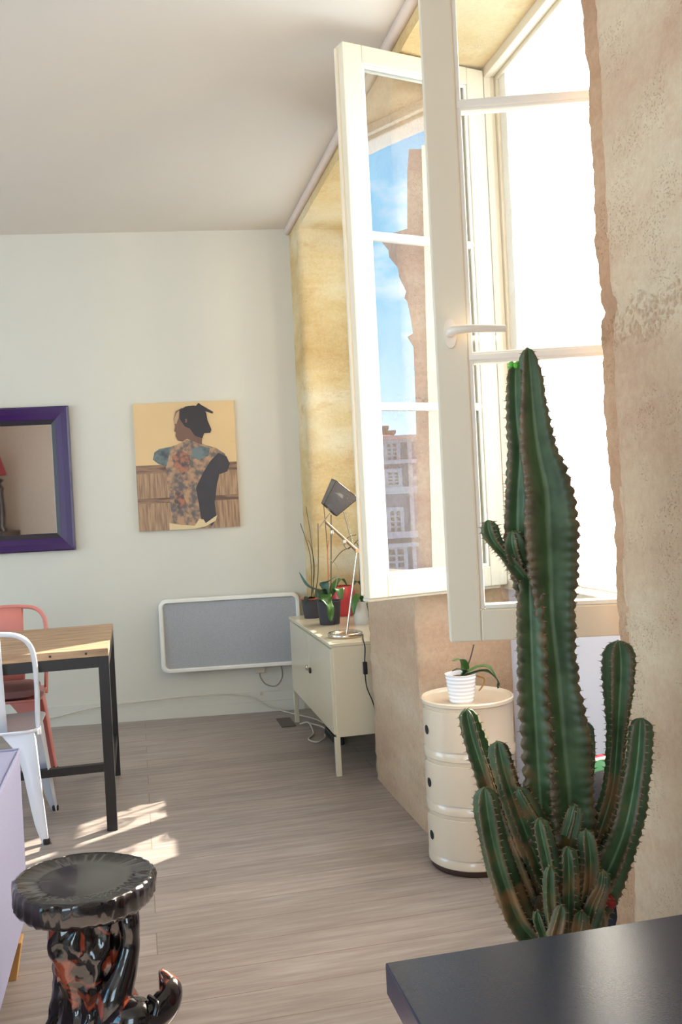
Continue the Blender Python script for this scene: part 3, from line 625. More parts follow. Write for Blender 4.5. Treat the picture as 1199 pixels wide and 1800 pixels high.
# ------------------------------------------------------------------ low cream metal cabinet
def cabinet():
    x0, x1 = .869, 1.272; y0, y1 = 4.259, 5.44; zb, zt = .185, .630
    h = thing('metal_cabinet', 'low cream metal cabinet on legs standing in the far window recess', 'cabinet', ((x0+x1)/2, (y0+y1)/2, 0))
    mb = MB(); mb.box((x0+.012, y0, zb), (x1, y1, zt-.016)); mb.build('body', M_CREAM, h, smooth=False, bevel=.003)
    mb = MB(); mb.box((x0-.002, y0-.002, zt-.016), (x1+.002, y1+.002, zt)); mb.build('top', M_CREAM, h, smooth=False, bevel=.003)
    ym = (y0+y1)/2
    for i, (a, b) in enumerate(((y0+.012, ym-.002), (ym+.002, y1-.012))):
        mb = MB(); mb.box((x0, a, zb+.012), (x0+.014, b, zt-.026)); dr = inherit(mb.build('door', M_CREAM, h, smooth=False, bevel=.003), h)
        yy = b-.045 if i == 0 else a+.045
        mb = MB(); mb.lathe([(0, 0), (.016, 0), (.016, .006), (.012, .010), (0, .010)], 16, c=(0, 0, 0), M=Matrix.Translation((x0, yy, .415)) @ Matrix.Rotation(-math.pi/2, 4, 'Y')); kn = mb.build('lock', M_CHROME if i else M_BLACK, dr)
    mb = MB(); mb.box((x0-.004, ym-.055, .405), (x0, ym-.03, .43)); mb.build('lock_plate', M_CHROME, h, smooth=False)
    for lx, ly in ((x0+.002, y0+.002), (x1-.028, y0+.002), (x0+.002, y1-.028), (x1-.028, y1-.028)):
        mb = MB(); mb.box((lx, ly, 0), (lx+.026, ly+.026, zb)); mb.build('leg', M_CREAM, h, smooth=False, bevel=.002)
cabinet()
# power strip and loose leads under it
mb = MB(); mb.box((.98, 4.80, .001), (1.03, 5.08, .04)); tag(mb.build('power_strip', M_BLACK, bevel=.005, origin=(1.0, 4.94, 0)), 'dark power strip lying on the floor under the cream cabinet', 'power strip')
mb = MB(); mb.tube(smooth_path([(.885, 5.34, .006), (.93, 5.30, .02), (.92, 5.10, .006), (.87, 4.98, .006), (.90, 4.90, .006), (.955, 4.95, .012), (.968, 5.02, .012)], 8), .0045, 8)
mb.tube(smooth_path([(.93, 5.29, .02), (.99, 5.2, .012), (1.0, 5.10, .012)], 6), .0045, 8)
tag(mb.build('extension_lead', M_CABLE, origin=(.9, 5.0, .006)), 'looped cream extension lead on the floor under the cream cabinet', 'cable')

# ------------------------------------------------------------------ desk lamp on the cabinet
def lamp():
    b = onz((607, 1119), .63); h = thing('desk_lamp', 'brushed metal desk lamp with jointed arm and dark square mesh shade', 'lamp', b); Y = b.y
    y = lambda px, o=0: ony(px, Y+o)
    mb = MB(); mb.lathe([(0, 0), (.084, 0), (.087, .004), (.087, .018), (.083, .022), (.070, .022), (.066, .016), (0, .014)], 48, c=b); mb.build('base', M_CHROME, h, angle=50)
    e = y((628, 968)); a2 = y((572, 917), -.01)
    mb = MB(); mb.tube([V((b.x+.008, b.y, b.z+.01)), e], [.0055, .0045], 12); mb.build('pole', M_CHROME, h)
    mb = MB(); mb.tube([e, a2], [.009, .007], 12); mb.lathe([(0, -.012), (.011, -.012), (.011, .012), (0, .012)], 14, c=e, M=Matrix.Rotation(math.pi/2, 4, 'X')); mb.build('arm', M_CHROME, h, angle=50)
    for q in ((584, 936), (606, 953)):
        mb = MB(); c = y(q, -.012); mb.lathe([(0, -.014), (.006, -.012), (.0085, 0), (.006, .012), (0, .014)], 14, c=c); mb.tube([c+V((0, 0, .005)), c+V((.008, .012, .02))], .003, 8); mb.build('cable_clip', M_CHROME, h)
    # two thin stays and the bracket to the shade
    mb = MB(); mb.tube([y((604, 900), -.004), y((619, 958))], .0022, 8); mb.tube([y((608, 900), .012), y((621, 957), .01)], .0022, 8); mb.tube([y((580, 902)), y((560, 929))], .003, 8); mb.build('stay', M_CHROME, h)
    # shade: four trapezoid sides, open at both ends
    dm = mat('dark_shade_mesh', rgb(120, 122, 128), .35, .3, nscale=300, vary=.35)
    nt_ = dm.node_tree; out_ = [q for q in nt_.nodes if q.type == 'OUTPUT_MATERIAL'][0]; tt = nt_.nodes.new('ShaderNodeBsdfTransparent'); ms_ = nt_.nodes.new('ShaderNodeMixShader'); ms_.inputs[0].default_value = .38
    nt_.links.new(nt_.nodes['Principled BSDF'].outputs[0], ms_.inputs[1]); nt_.links.new(tt.outputs[0], ms_.inputs[2]); nt_.links.new(ms_.outputs[0], out_.inputs[0])
    A = [y((591, 846), .02), y((629, 875), -.055), y((598, 908), -.05), y((570, 888), .0)]
    # wide end faces lower right; narrow end lower left
    w1_, w2_ = y((591, 845), -.045), y((630, 876), -.045); n1, n2 = y((570, 886), -.03), y((592, 907), -.03)
    k = V((0, .10, .012)); kk = V((0, .065, .006))
    wide = [w1_, w2_, w2_+k, w1_+k]; nar = [n1, n2, n2+kk, n1+kk]
    mb = MB(); mb.add(wide+nar, [(0, 1, 5, 4), (1, 2, 6, 5), (2, 3, 7, 6), (3, 0, 4, 7)]); sh = inherit(mb.build('lamp_shade', dm, h, smooth=False, solid=.0015), h)
    mb = MB()
    for L4 in (wide, nar):
        for i in range(4): mb.tube([L4[i], L4[(i+1) % 4]], .0022, 6)
    for i in range(4): mb.tube([wide[i], nar[i]], .0018, 6)
    mb.build('shade_rim', M_BLACK, sh)
    mb = MB(); c = (n1+n2+nar[2]+nar[3])/4; c2 = (w1_+w2_+wide[2]+wide[3])/4; mb.tube([c, c.lerp(c2, .35), c.lerp(c2, .6), c.lerp(c2, .75)], [.012, .016, .028, .012], 16); mb.build('bulb', mat('frosted_bulb', rgb(240, 236, 226), .3), h)
    # black flex with its inline switch hanging beside the pier
    mb = MB(); P = [b+V((.085, -.02, .006)), V((1.03, 4.252, .635)), V((1.035, 4.247, .60)), V((1.03, 4.247, .52)), V((1.033, 4.247, .42)), V((1.06, 4.248, .34)), V((1.10, 4.245, .2)), V((1.2, 4.23, .02))]
    cb = inherit(mb.build('x', M_BCABLE, h) if False else (mb.tube(smooth_path(P, 8), .0028, 8) or mb.build('power_cable', M_BCABLE, h)), h)
    mb = MB(); mb.box((1.020, 4.236, .475), (1.040, 4.252, .535)); mb.build('inline_switch', M_BCABLE, cb, smooth=False, bevel=.004)
lamp()

# ------------------------------------------------------------------ plants
M_LEAF = mat('orchid_leaf', rgb(86, 128, 62), .32, nscale=14, vary=.2, sss=.0, coat=.2)
M_LEAFD = mat('dark_orchid_leaf', rgb(58, 84, 56), .35, nscale=14, vary=.2)
M_LEAFB = mat('blue_green_leaf', rgb(120, 156, 142), .4, nscale=14, vary=.15)
for M_ in (M_LEAF, M_LEAFD, M_LEAFB):
    nt = M_.node_tree; b_ = nt.nodes['Principled BSDF']; b_.inputs['Transmission Weight'].default_value = 0.0
    tr = nt.nodes.new('ShaderNodeBsdfTranslucent'); mxs = nt.nodes.new('ShaderNodeMixShader'); mxs.inputs[0].default_value = .35
    src = b_.inputs['Base Color'].links[0].from_socket; nt.links.new(src, tr.inputs[0])
    out = [n for n in nt.nodes if n.type == 'OUTPUT_MATERIAL'][0]; nt.links.new(b_.outputs[0], mxs.inputs[1]); nt.links.new(tr.outputs[0], mxs.inputs[2]); nt.links.new(mxs.outputs[0], out.inputs[0])
M_SOIL = mat('bark_mix', rgb(98, 66, 46), .95, nscale=60, vary=.4, bump=.8, bscale=120)
M_STEM = mat('brown_stem', rgb(92, 72, 54), .6)
def leaf(name, pts, widths, M, parent, fold=.25, side=None):
    P = smooth_path(pts, 5); n = len(P); Wd = lerp_list(widths, n); mb = MB(); vs = []; K = 4
    for i in range(n):
        t = (P[min(i+1, n-1)]-P[max(i-1, 0)]).normalized(); s = V(side) if side else t.cross(V((0, 0, 1)))
        s = (s-t*s.dot(t)); s = s.normalized() if s.length > 1e-5 else V((1, 0, 0)); u = s.cross(t)
        if u.z < 0: u = -u
        for k in range(-K, K+1): a = k/K; vs.append(P[i]+s*(a*Wd[i])+u*(abs(a)*Wd[i]*fold))
    m_ = 2*K+1; mb.add(vs, [(i*m_+k, i*m_+k+1, (i+1)*m_+k+1, (i+1)*m_+k) for i in range(n-1) for k in range(m_-1)])
    return mb.build(name, M, parent, solid=.0015, angle=80)
def pot(c, r0_, r1_, hh, M, parent, ribs=0, name='pot', th=.004):
    prof = [(0, 0), (r0_*.96, 0), (r0_, .003)]
    n = ribs*6 if ribs else 2
    for k in range(1, n+1):
        t = k/n; r = r0_+(r1_-r0_)*t+(.0011*math.sin(t*ribs*2*math.pi) if ribs else 0); prof.append((r, .003+(hh-.006)*t))
    prof += [(r1_+.001, hh), (r1_-th, hh), (r1_-th-.001, hh-.018), (0, hh-.018)]
    mb = MB(); mb.lathe(prof, 40, c=c); return mb.build(name, M, parent, angle=50)
def orchid(name, label, c, r0_, r1_, hh, potM, leaves, stems, ribs=0, soil=True):
    h = thing(name, label, 'potted plant', c, 'potted orchids'); pot(c, r0_, r1_, hh, potM, h, ribs)
    c = V(c); mb = MB(); mb.lathe([(0, 0), (r1_*.86, 0), (r1_*.8, .006), (r1_*.4, .012), (0, .012)], 24, c=c+V((0, 0, hh-.02))); mb.build('soil', M_SOIL, h)
    for (pts, wd, M, fold) in leaves: leaf('leaf', [c+V((0, 0, hh-.012))]+[V(p) for p in pts], wd, M, h, fold)
    for (pts, rr, M) in stems: mb = MB(); mb.tube(smooth_path(pts, 6), rr, 8); mb.build('stem', M, h)
    return h
M_GPOT = mat('charcoal_pot', rgb(62, 60, 66), .5); M_WPOT = mat('white_ribbed_ceramic', rgb(238, 236, 238), .25, vary=.01); M_RPOT = mat('red_pot', rgb(196, 62, 62), .3); M_TERRA = mat('terracotta_rim', rgb(186, 92, 66), .6)
def U(px, y): return ony(px, y)
# rear dark pot with stakes
c = onz((549, 1086), .63); Y = c.y
ho = orchid('potted_orchid', 'orchid in charcoal pot with brown stakes, farthest left on the cream cabinet', c, .046, .060, .112, M_GPOT,
       [([U((560, 1040), Y), U((540, 1030), Y-.03), U((526, 1006), Y-.05)], [.008, .024, .022, .003], M_LEAFB, .25),
        ([U((548, 1052), Y-.02), U((540, 1050), Y-.05), U((536, 1062), Y-.07)], [.008, .022, .02, .004], M_LEAFD, .2),
        ([U((560, 1050), Y+.02), U((570, 1040), Y+.03), U((584, 1048), Y+.05)], [.008, .024, .024, .004], M_LEAF, .2)],
       [([c+V((0, 0, .1)), U((546, 980), Y), U((528, 920), Y)], .0022, M_STEM), ([c+V((.01, 0, .1)), U((550, 975), Y), U((538, 890), Y)], .0022, M_STEM),
        ([c+V((.012, 0, .1)), U((559, 1010), Y+.01), U((559, 920), Y+.01)], .0026, M_STEM), ([c+V((0, .01, .1)), U((553, 1000), Y), U((546, 958), Y-.01), U((541, 950), Y-.02)], .0022, M_STEM)])
mb = MB(); mb.lathe([(.050, .112), (.062, .112), (.063, .116), (.058, .118), (.050, .114)], 32, c=c); mb.build('pot_collar', M_TERRA, ho)
# front dark pot, big lit leaves
c = onz((580, 1097), .63); Y = c.y
orchid('potted_orchid', 'orchid in larger charcoal pot with broad drooping leaves, in front on the cabinet', c, .055, .066, .130, M_GPOT,
       [([U((575, 1045), Y-.02), U((572, 1052), Y-.075), U((580, 1070), Y-.10), U((582, 1092), Y-.105)], [.010, .032, .036, .030, .004], M_LEAF, .22),
        ([U((590, 1040), Y-.01), U((596, 1036), Y-.04), U((600, 1055), Y-.07)], [.010, .032, .030, .005], M_LEAF, .2),
        ([U((570, 1028), Y-.02), U((578, 1022), Y-.05), U((594, 1012), Y-.06)], [.010, .028, .024, .004], M_LEAFB, .2),
        ([U((568, 1038), Y-.02), U((560, 1040), Y-.06), U((562, 1056), Y-.09)], [.008, .022, .020, .004], M_LEAFD, .2),
        ([U((588, 1030), Y+.03), U((600, 1018), Y+.05), U((610, 1030), Y+.06)], [.010, .028, .024, .004], M_LEAF, .2)],
       [([c+V((.01, .0, .1)), U((582, 1000), Y), U((582, 905), Y)], .0028, mat('dark_stake', rgb(70, 62, 54), .6)),
        ([c+V((-.005, 0, .1)), U((577, 1000), Y-.01), U((574, 945), Y-.01), U((569, 885), Y)], .0022, M_STEM),
        ([c+V((.0, 0, .1)), U((577, 1010), Y-.02), U((576, 970), Y-.02), U((578, 950), Y-.01)], .0032, mat('orange_stem', rgb(206, 128, 78), .5)),
        ([U((588, 1040), Y), U((594, 1010), Y), U((590, 992), Y), U((575, 980), Y-.01)], .0022, mat('pale_root', rgb(186, 176, 150), .6)),
        ([U((584, 990), Y), U((600, 970), Y), U((618, 960), Y), U((634, 944), Y)], .0022, M_STEM)])
# red glass pot behind and white pot at the right
c = onz((606, 1082), .63)
h = thing('red_pot', 'round translucent red pot behind the lamp pole on the cabinet', 'pot', c)
mb = MB(); mb.lathe([(0, 0), (.05, 0), (.07, .04), (.078, .09), (.070, .14), (.055, .175), (.05, .175), (.062, .14), (.06, .05), (0, .01)], 36, c=c); mb.build('bowl', M_RPOT, h)
mb = MB(); mb.lathe([(0, .1), (.062, .1), (.06, .112), (0, .115)], 20, c=c); mb.build('soil', M_SOIL, h)
c = onz((640, 1096), .63)+V((.0, .0, 0)); Y = c.y
orchid('potted_orchid', 'orchid in pale pot behind the lamp, partly hidden by the open window', c, .05, .062, .125, mat('pale_grey_pot', rgb(214, 208, 200), .4),
       [([U((632, 1045), Y-.03), U((624, 1056), Y-.06), U((622, 1080), Y-.07)], [.008, .022, .026, .004], M_LEAF, .2), ([U((640, 1035), Y), U((628, 1022), Y-.03), U((618, 1034), Y-.04)], [.008, .020, .02, .004], M_LEAFD, .2), ([U((650, 1040), Y), U((652, 1062), Y-.07), U((648, 1085), Y-.08)], [.008, .024, .024, .004], M_LEAF, .2)],
       [([c+V((0, 0, .1)), U((640, 1000), Y), U((630, 930), Y)], .0022, M_STEM), ([c+V((-.01, 0, .1)), U((630, 960), Y), U((612, 965), Y), U((604, 955), Y), U((612, 945), Y), U((626, 940), Y)], .002, M_STEM), ([c+V((-.01, 0, .1)), U((632, 1000), Y+.01), U((629, 920), Y+.01)], .002, M_STEM)])

# ------------------------------------------------------------------ ivory drum storage unit with orchid
BX, BY, BR = 1.118, 3.098, .160
def drum():
    h = thing('storage_drum', 'ivory plastic round storage unit with three sliding doors beside the stone pier', 'storage unit', (BX, BY, 0)); c = (BX, BY, 0)
    mb = MB(); mb.lathe([(0, 0), (BR-.010, 0), (BR-.006, .004), (BR-.006, .022), (0, .022)], 64, c=c); mb.build('plinth', mat('brown_plinth', rgb(70, 48, 38), .5), h, angle=50)
    cam_dir = V((0-BX, 0-BY, 0)).normalized(); side = V((-cam_dir.y, cam_dir.x, 0))  # side = to the viewer's right
    if side.dot(rt) < 0: side = -side
    def pt(a, r, z): a = math.radians(a); return V((BX, BY, z))+cam_dir*(math.cos(a)*r)+side*(math.sin(a)*r)
    hh = (.575-.022)/3
    for k in range(3):
        z0 = .022+k*hh; mb = MB(); mb.lathe([(0, z0), (BR-.001, z0), (BR+.002, z0+.003), (BR+.002, z0+.028), (BR-.001, z0+.032), (BR-.002, z0+.034), (BR-.002, z0+hh-.006), (BR-.001, z0+hh-.003), (BR-.001, z0+hh), (0, z0+hh)], 72, c=c)
        md = inherit(mb.build('module', M_IVORY, h, angle=40), h)
        mb = MB(); a0, a1 = -76, 15; zA, zB = z0+.036, z0+hh-.012; n = 30; pr = []
        for i in range(n+1):
            a = a0+(a1-a0)*i/n; pr.append(a)
        vs = []
        def zz(a, top):
            d_ = min(a-a0, a1-a)/6.0; rr_ = .014*(1-math.sqrt(max(0, 1-(1-min(1, d_))**2))); return (zB-rr_) if top else (zA+rr_)
        for a in pr: vs += [pt(a, BR-.001, zz(a, 0)), pt(a, BR+.0035, zz(a, 0)+.001), pt(a, BR+.0035, zz(a, 1)-.001), pt(a, BR-.001, zz(a, 1))]
        fs = [(i*4+j, i*4+(j+1), (i+1)*4+j+1, (i+1)*4+j) for i in range(n) for j in range(3)]+[(0, 1, 2, 3), (n*4+3, n*4+2, n*4+1, n*4)]
        mb.add(vs, fs); dr = inherit(mb.build('sliding_door', M_IVORY, md, angle=40), h) if False else mb.build('sliding_door', M_IVORY, md, angle=40)
        mb = MB(); ac = -62; zc = (zA+zB)/2-.005; ring = []; nn = 20
        o = pt(ac, BR+.0042, zc); tg = (pt(ac+2, BR, zc)-pt(ac-2, BR, zc)).normalized(); 
        mb.add([o]+[pt(ac+math.degrees(.0145/BR)*math.cos(2*math.pi*i/nn), BR+.0042, zc+.0165*math.sin(2*math.pi*i/nn)) for i in range(nn)], [(0, i+1, (i+1) % nn+1) for i in range(nn)])
        mb.build('finger_hole', M_DARK, md, smooth=False)
    mb = MB(); mb.lathe([(0, .575), (BR+.001, .575), (BR+.004, .578), (BR+.004, .588), (BR, .592), (BR-.005, .590), (BR-.008, .584), (0, .583)], 72, c=c); mb.build('tray_top', M_IVORY, h, angle=40)
drum()
c = onz((812, 1233), .584); Y = c.y
orchid('potted_orchid', 'small orchid in white ribbed ceramic pot on the ivory storage unit', c, .042, .054, .098, M_WPOT,
       [([U((818, 1178), Y), U((812, 1160), Y-.02), U((796, 1162), Y-.03)], [.006, .015, .014, .003], M_LEAF, .25),
        ([U((840, 1173), Y), U((862, 1176), Y-.02), U((878, 1206), Y-.03)], [.006, .016, .017, .003], M_LEAF, .25),
        ([U((842, 1181), Y-.02), U((858, 1182), Y-.04), U((874, 1196), Y-.05), U((876, 1210), Y-.05)], [.006, .016, .016, .012, .003], M_LEAFD, .25),
        ([U((818, 1180), Y-.02), U((806, 1176), Y-.03), U((795, 1180), Y-.035)], [.005, .010, .008, .002], M_LEAFD, .2)],
       [([c+V((.004, 0, .08)), U((826, 1160), Y), U((833, 1133), Y+.005)], .0024, mat('dark_stem', rgb(66, 46, 48), .5)), ([c+V((.03, .0, .09)), U((850, 1192), Y), U((848, 1206), Y), U((842, 1214), Y)], .003, mat('dry_root', rgb(190, 138, 70), .7))], ribs=7)

# ------------------------------------------------------------------ dark ball with coloured rings on a low pouf, behind the cactus
def pouf():
    R = .182; cb = at((1086, 1450), 2.42); zt = cb.z-R
    h = thing('pouf', 'low dark round pouf on the floor of the near window recess, behind the cactus', 'pouf', (cb.x, cb.y, 0))
    mb = MB(); mb.lathe([(0, 0), (.145, 0), (.16, .03), (.163, zt*.5), (.16, zt-.03), (.14, zt-.004), (.07, zt), (0, zt)], 48, c=(cb.x, cb.y, 0)); mb.build('body', mat('dark_felt', rgb(48, 46, 54), .9, bump=.3), h)
    n = thing('striped_ball', 'dark ball ringed with green, white and red bands, lying on the low pouf', 'ball', (cb.x, cb.y, zt))
    q = (CP-cb).normalized(); Mr = q.to_track_quat('Z', 'Y').to_matrix().to_4x4()
    def band(nm, t0, t1, m_):
        k = max(3, int(abs(t1-t0)/5)); pr = [(R*math.sin(math.radians(t0+(t1-t0)*i/k)), R*math.cos(math.radians(t0+(t1-t0)*i/k))) for i in range(k+1)]
        mb = MB(); mb.lathe([(max(r, 1e-7), z) for r, z in pr], 56, c=cb, M=Mr); mb.f = [f for f in mb.f if len(f) == 4]; mb.mi = mb.mi[:len(mb.f)]; mb.build(nm, m_, n)
    dk = mat('dark_rubber_skin', rgb(44, 42, 50), .5)
    band('dark_front', 0, 48, dk); band('green_band', 48, 64, mat('band_green', rgb(52, 134, 78), .5)); band('white_band', 64, 71, mat('band_white', rgb(240, 236, 228), .5)); band('red_band', 71, 96, mat('band_red', rgb(200, 44, 70), .5)); band('dark_back', 96, 180, dk)
pouf()

# ------------------------------------------------------------------ dining table
def table():
    x1, x0 = -.132, -1.75; y0, y1 = 3.885, 4.735; T = .75
    h = thing('dining_table', 'wooden topped dining table on square black steel frame', 'table', ((x0+x1)/2, (y0+y1)/2, 0))
    wood = bpy.data.materials.new('table_wood'); wood.use_nodes = True; nt = wood.node_tree; N = nt.nodes; L = nt.links; b = N['Principled BSDF']
    geo = N.new('ShaderNodeNewGeometry'); mp = N.new('ShaderNodeMapping'); L.new(geo.outputs['Position'], mp.inputs[0]); mp.inputs['Scale'].default_value = (1.2, 9, 9)
    no = N.new('ShaderNodeTexNoise'); L.new(mp.outputs[0], no.inputs['Vector']); no.inputs['Scale'].default_value = 4; no.inputs['Detail'].default_value = 8
    cr = N.new('ShaderNodeValToRGB'); L.new(no.outputs[0], cr.inputs[0]); cr.color_ramp.elements[0].position = .3; cr.color_ramp.elements[0].color = rgb(142, 112, 86); cr.color_ramp.elements[1].position = .7; cr.color_ramp.elements[1].color = rgb(196, 164, 130)
    L.new(cr.outputs[0], b.inputs['Base Color']); b.inputs['Roughness'].default_value = .5
    mb = MB(); n = 5
    for i in range(n): a = y0+(y1-y0)*i/n; mb.box((x0, a+.001, T-.032), (x1, a+(y1-y0)/n-.001, T))
    tp = inherit(mb.build('tabletop', wood, h, smooth=False, bevel=.003), h)
    for xx in (-.22, -.36, -.60, -.9):
        mb = MB(); mb.lathe([(0, 0), (.005, 0), (.005, .0015), (0, .0015)], 10, c=(0, 0, 0), M=Matrix.Translation((xx, y0, T-.016)) @ Matrix.Rotation(math.pi/2, 4, 'X')); mb.build('screw', M_BLACK, tp)
    s = .042
    for lx in (x0, x1-s):
        for ly in (y0+.004, y1-s):
            mb = MB(); mb.box((lx, ly, 0), (lx+s, ly+s, T-.032)); mb.build('leg', M_BLACK, h, smooth=False, bevel=.002)
    mb = MB(); zt = T-.032
    for ly in (y0+.004, y1-s): mb.box((x0+s, ly, zt-.045), (x1-s, ly+s, zt))
    for lx in (x0, x1-s): mb.box((lx, y0+s, zt-.045), (lx+s, y1-s, zt))
    mb.build('apron_frame', M_BLACK, h, smooth=False, bevel=.002)
    for lx in (x0, x1-s+.006): mb = MB(); mb.box((lx, y0+s, .165), (lx+.03, y1-s, .205)); mb.build('side_rail', M_BLACK, h, smooth=False, bevel=.002)
    mb = MB(); mb.box((x0+.03, y0+.30, .165), (x1-s+.006, y0+.335, .20)); mb.build('foot_rail', M_BLACK, h, smooth=False, bevel=.002)
table()

# ------------------------------------------------------------------ pressed steel chairs
def metal_chair(name, label, M, cap, splat_w=.13, group=None):
    h = thing(name, label, 'chair', (0, 0, 0), group='metal chairs at the dining table'); hw, hd, zs = .172, .170, .450
    # seat: dished, rounded square
    rr = rrect(-hw-.01, hw+.01, -hd-.01, hd+.015, .05, 6); mb = MB(); n = len(rr)
    def ring(k, z): return [V((p[0]*k, p[1]*k, z)) for p in rr]
    R = [ring(.985, zs-.013), ring(1.0, zs-.011), ring(1.01, zs-.005), ring(1.0, zs), ring(.95, zs-.001), ring(.82, zs-.007), ring(.5, zs-.011), ring(.08, zs-.012)]
    mb.v = [q for r_ in R for q in r_]
    for k in range(len(R)-1):
        for i in range(n): mb.f.append([k*n+i, k*n+(i+1) % n, (k+1)*n+(i+1) % n, (k+1)*n+i]); mb.mi.append(0)
    mb.f.append(list(range((len(R)-1)*n, len(R)*n))); mb.mi.append(0); mb.build('seat', M, h, angle=50)
    # legs: broad pressed sheet at the top, thin at the foot; flaring into an arch under the seat
    for sx in (-1, 1):
        for sy in (-1, 1):
            foot = V((sx*.205, sy*.222, .0)); top = V((sx*.165, sy*.165, zs-.012)); mb = MB(); N_ = 16; vs = []
            for i in range(N_+1):
                t = i/N_; c = foot.lerp(top, t); wdt = (lambda L_, q: L_[min(int(q*6), 5)]+(L_[min(int(q*6), 5)+1]-L_[min(int(q*6), 5)])*(q*6-min(int(q*6), 5)))([.022, .040, .048, .054, .060, .076, .125], t)
                # L-shaped section with a rounded ridge pointing outward
                ox, oy = V((-sx, 0, 0)), V((0, -sy, 0)); th = .0035
                sec = [c+ox*wdt+oy*.004, c+ox*(wdt*.5), c+ox*.006+oy*-.001, c, c+oy*.006, c+oy*(wdt*.5), c+oy*wdt+ox*.004]
                inn = [q+(ox+oy)*th for q in reversed(sec)]
                vs += sec+inn
            m_ = 14; fs = [(i*m_+j, i*m_+(j+1) % m_, (i+1)*m_+(j+1) % m_, (i+1)*m_+j) for i in range(N_) for j in range(m_)]+[tuple(range(m_)), tuple(range(N_*m_, (N_+1)*m_))]
            mb.add(vs, fs); lg = mb.build('leg', M, h, angle=45)
            mb = MB(); mb.lathe([(0, 0), (.013, 0), (.014, .004), (.014, .018), (.011, .022), (0, .022)], 14, c=foot+V((-sx*.009, -sy*.009, 0))); mb.build('rubber_foot', cap, lg)
    # back hoop
    P = []; zt = .85; lean = .085
    ctrl = [(-.178, -.115, zs-.03), (-.180, -.140, .50), (-.186, -.170, .62), (-.185, -.205, .74), (-.170, -.222, .80), (-.130, -.236, .836), (-.06, -.243, .848), (0, -.245, .850)]
    full = ctrl+[(-a, b, c) for a, b, c in reversed(ctrl[:-1])]
    mb = MB(); mb.tube(smooth_path(full, 7), .0105, 12); mb.build('back_frame', M, h)
    # central splat with an embossed panel
    mb = MB(); w2_ = splat_w/2; rows = [(zs-.005, -.165), (.55, -.185), (.65, -.203), (.75, -.225), (.847, -.243)]
    vs = []
    for z, y in rows: vs += [V((-w2_, y, z)), V((-w2_+.012, y+.004, z)), V((0, y+.005, z)), V((w2_-.012, y+.004, z)), V((w2_, y, z))]
    mb.add(vs, [(i*5+j, i*5+j+1, i*5+6+j, i*5+5+j) for i in range(4) for j in range(4)]); sp = mb.build('back_splat', M, h, solid=.003)
    mb = MB(); mb.tube([(-w2_*.5, -.190, .57), (-w2_*.5, -.212, .69), (w2_*.5, -.212, .69), (w2_*.5, -.190, .57)], .002, 6); mb.build('embossed_line', M, sp)
    return h
M_STEEL = mat('pale_painted_steel', rgb(236, 240, 248), .28, .25, nscale=4, vary=.02, coat=.3)
M_PINK = mat('salmon_pink_steel', rgb(222, 138, 128), .38, nscale=4, vary=.02)
M_RUB = mat('black_rubber', rgb(44, 36, 36), .7)
ch = metal_chair('metal_chair', 'pale silver metal chair tucked under the near side of the table', M_STEEL, M_RUB); ch.location = (-.602, 4.045, 0)
ch2 = metal_chair('metal_chair', 'salmon pink metal chair facing us from the far side of the table', M_PINK, M_RUB, .15); ch2.location = (-.652, 4.70, 0); ch2.rotation_euler = (0, 0, math.pi)
mb = MB(); cc = V((-.652, 4.68, .452)); rr = rrect(-.155, .155, -.155, .155, .05, 6); n = len(rr)
R = [[V((p[0]*k, p[1]*k, z))+cc for p in rr] for k, z in ((.9, 0), (1, .010), (1.01, .024), (.97, .038), (.8, .046), (.4, .050), (.05, .051))]
mb.v = [q for r_ in R for q in r_]
for k in range(len(R)-1):
    for i in range(n): mb.f.append([k*n+i, k*n+(i+1) % n, (k+1)*n+(i+1) % n, (k+1)*n+i]); mb.mi.append(0)
mb.f += [list(range(n)), list(range((len(R)-1)*n, len(R)*n))]; mb.mi += [0, 0]
tag(mb.build('seat_cushion', mat('mauve_fabric', rgb(152, 108, 108), .9, bump=.3, bscale=300), origin=tuple(cc)), 'mauve grey fabric cushion on the seat of the pink chair', 'cushion')

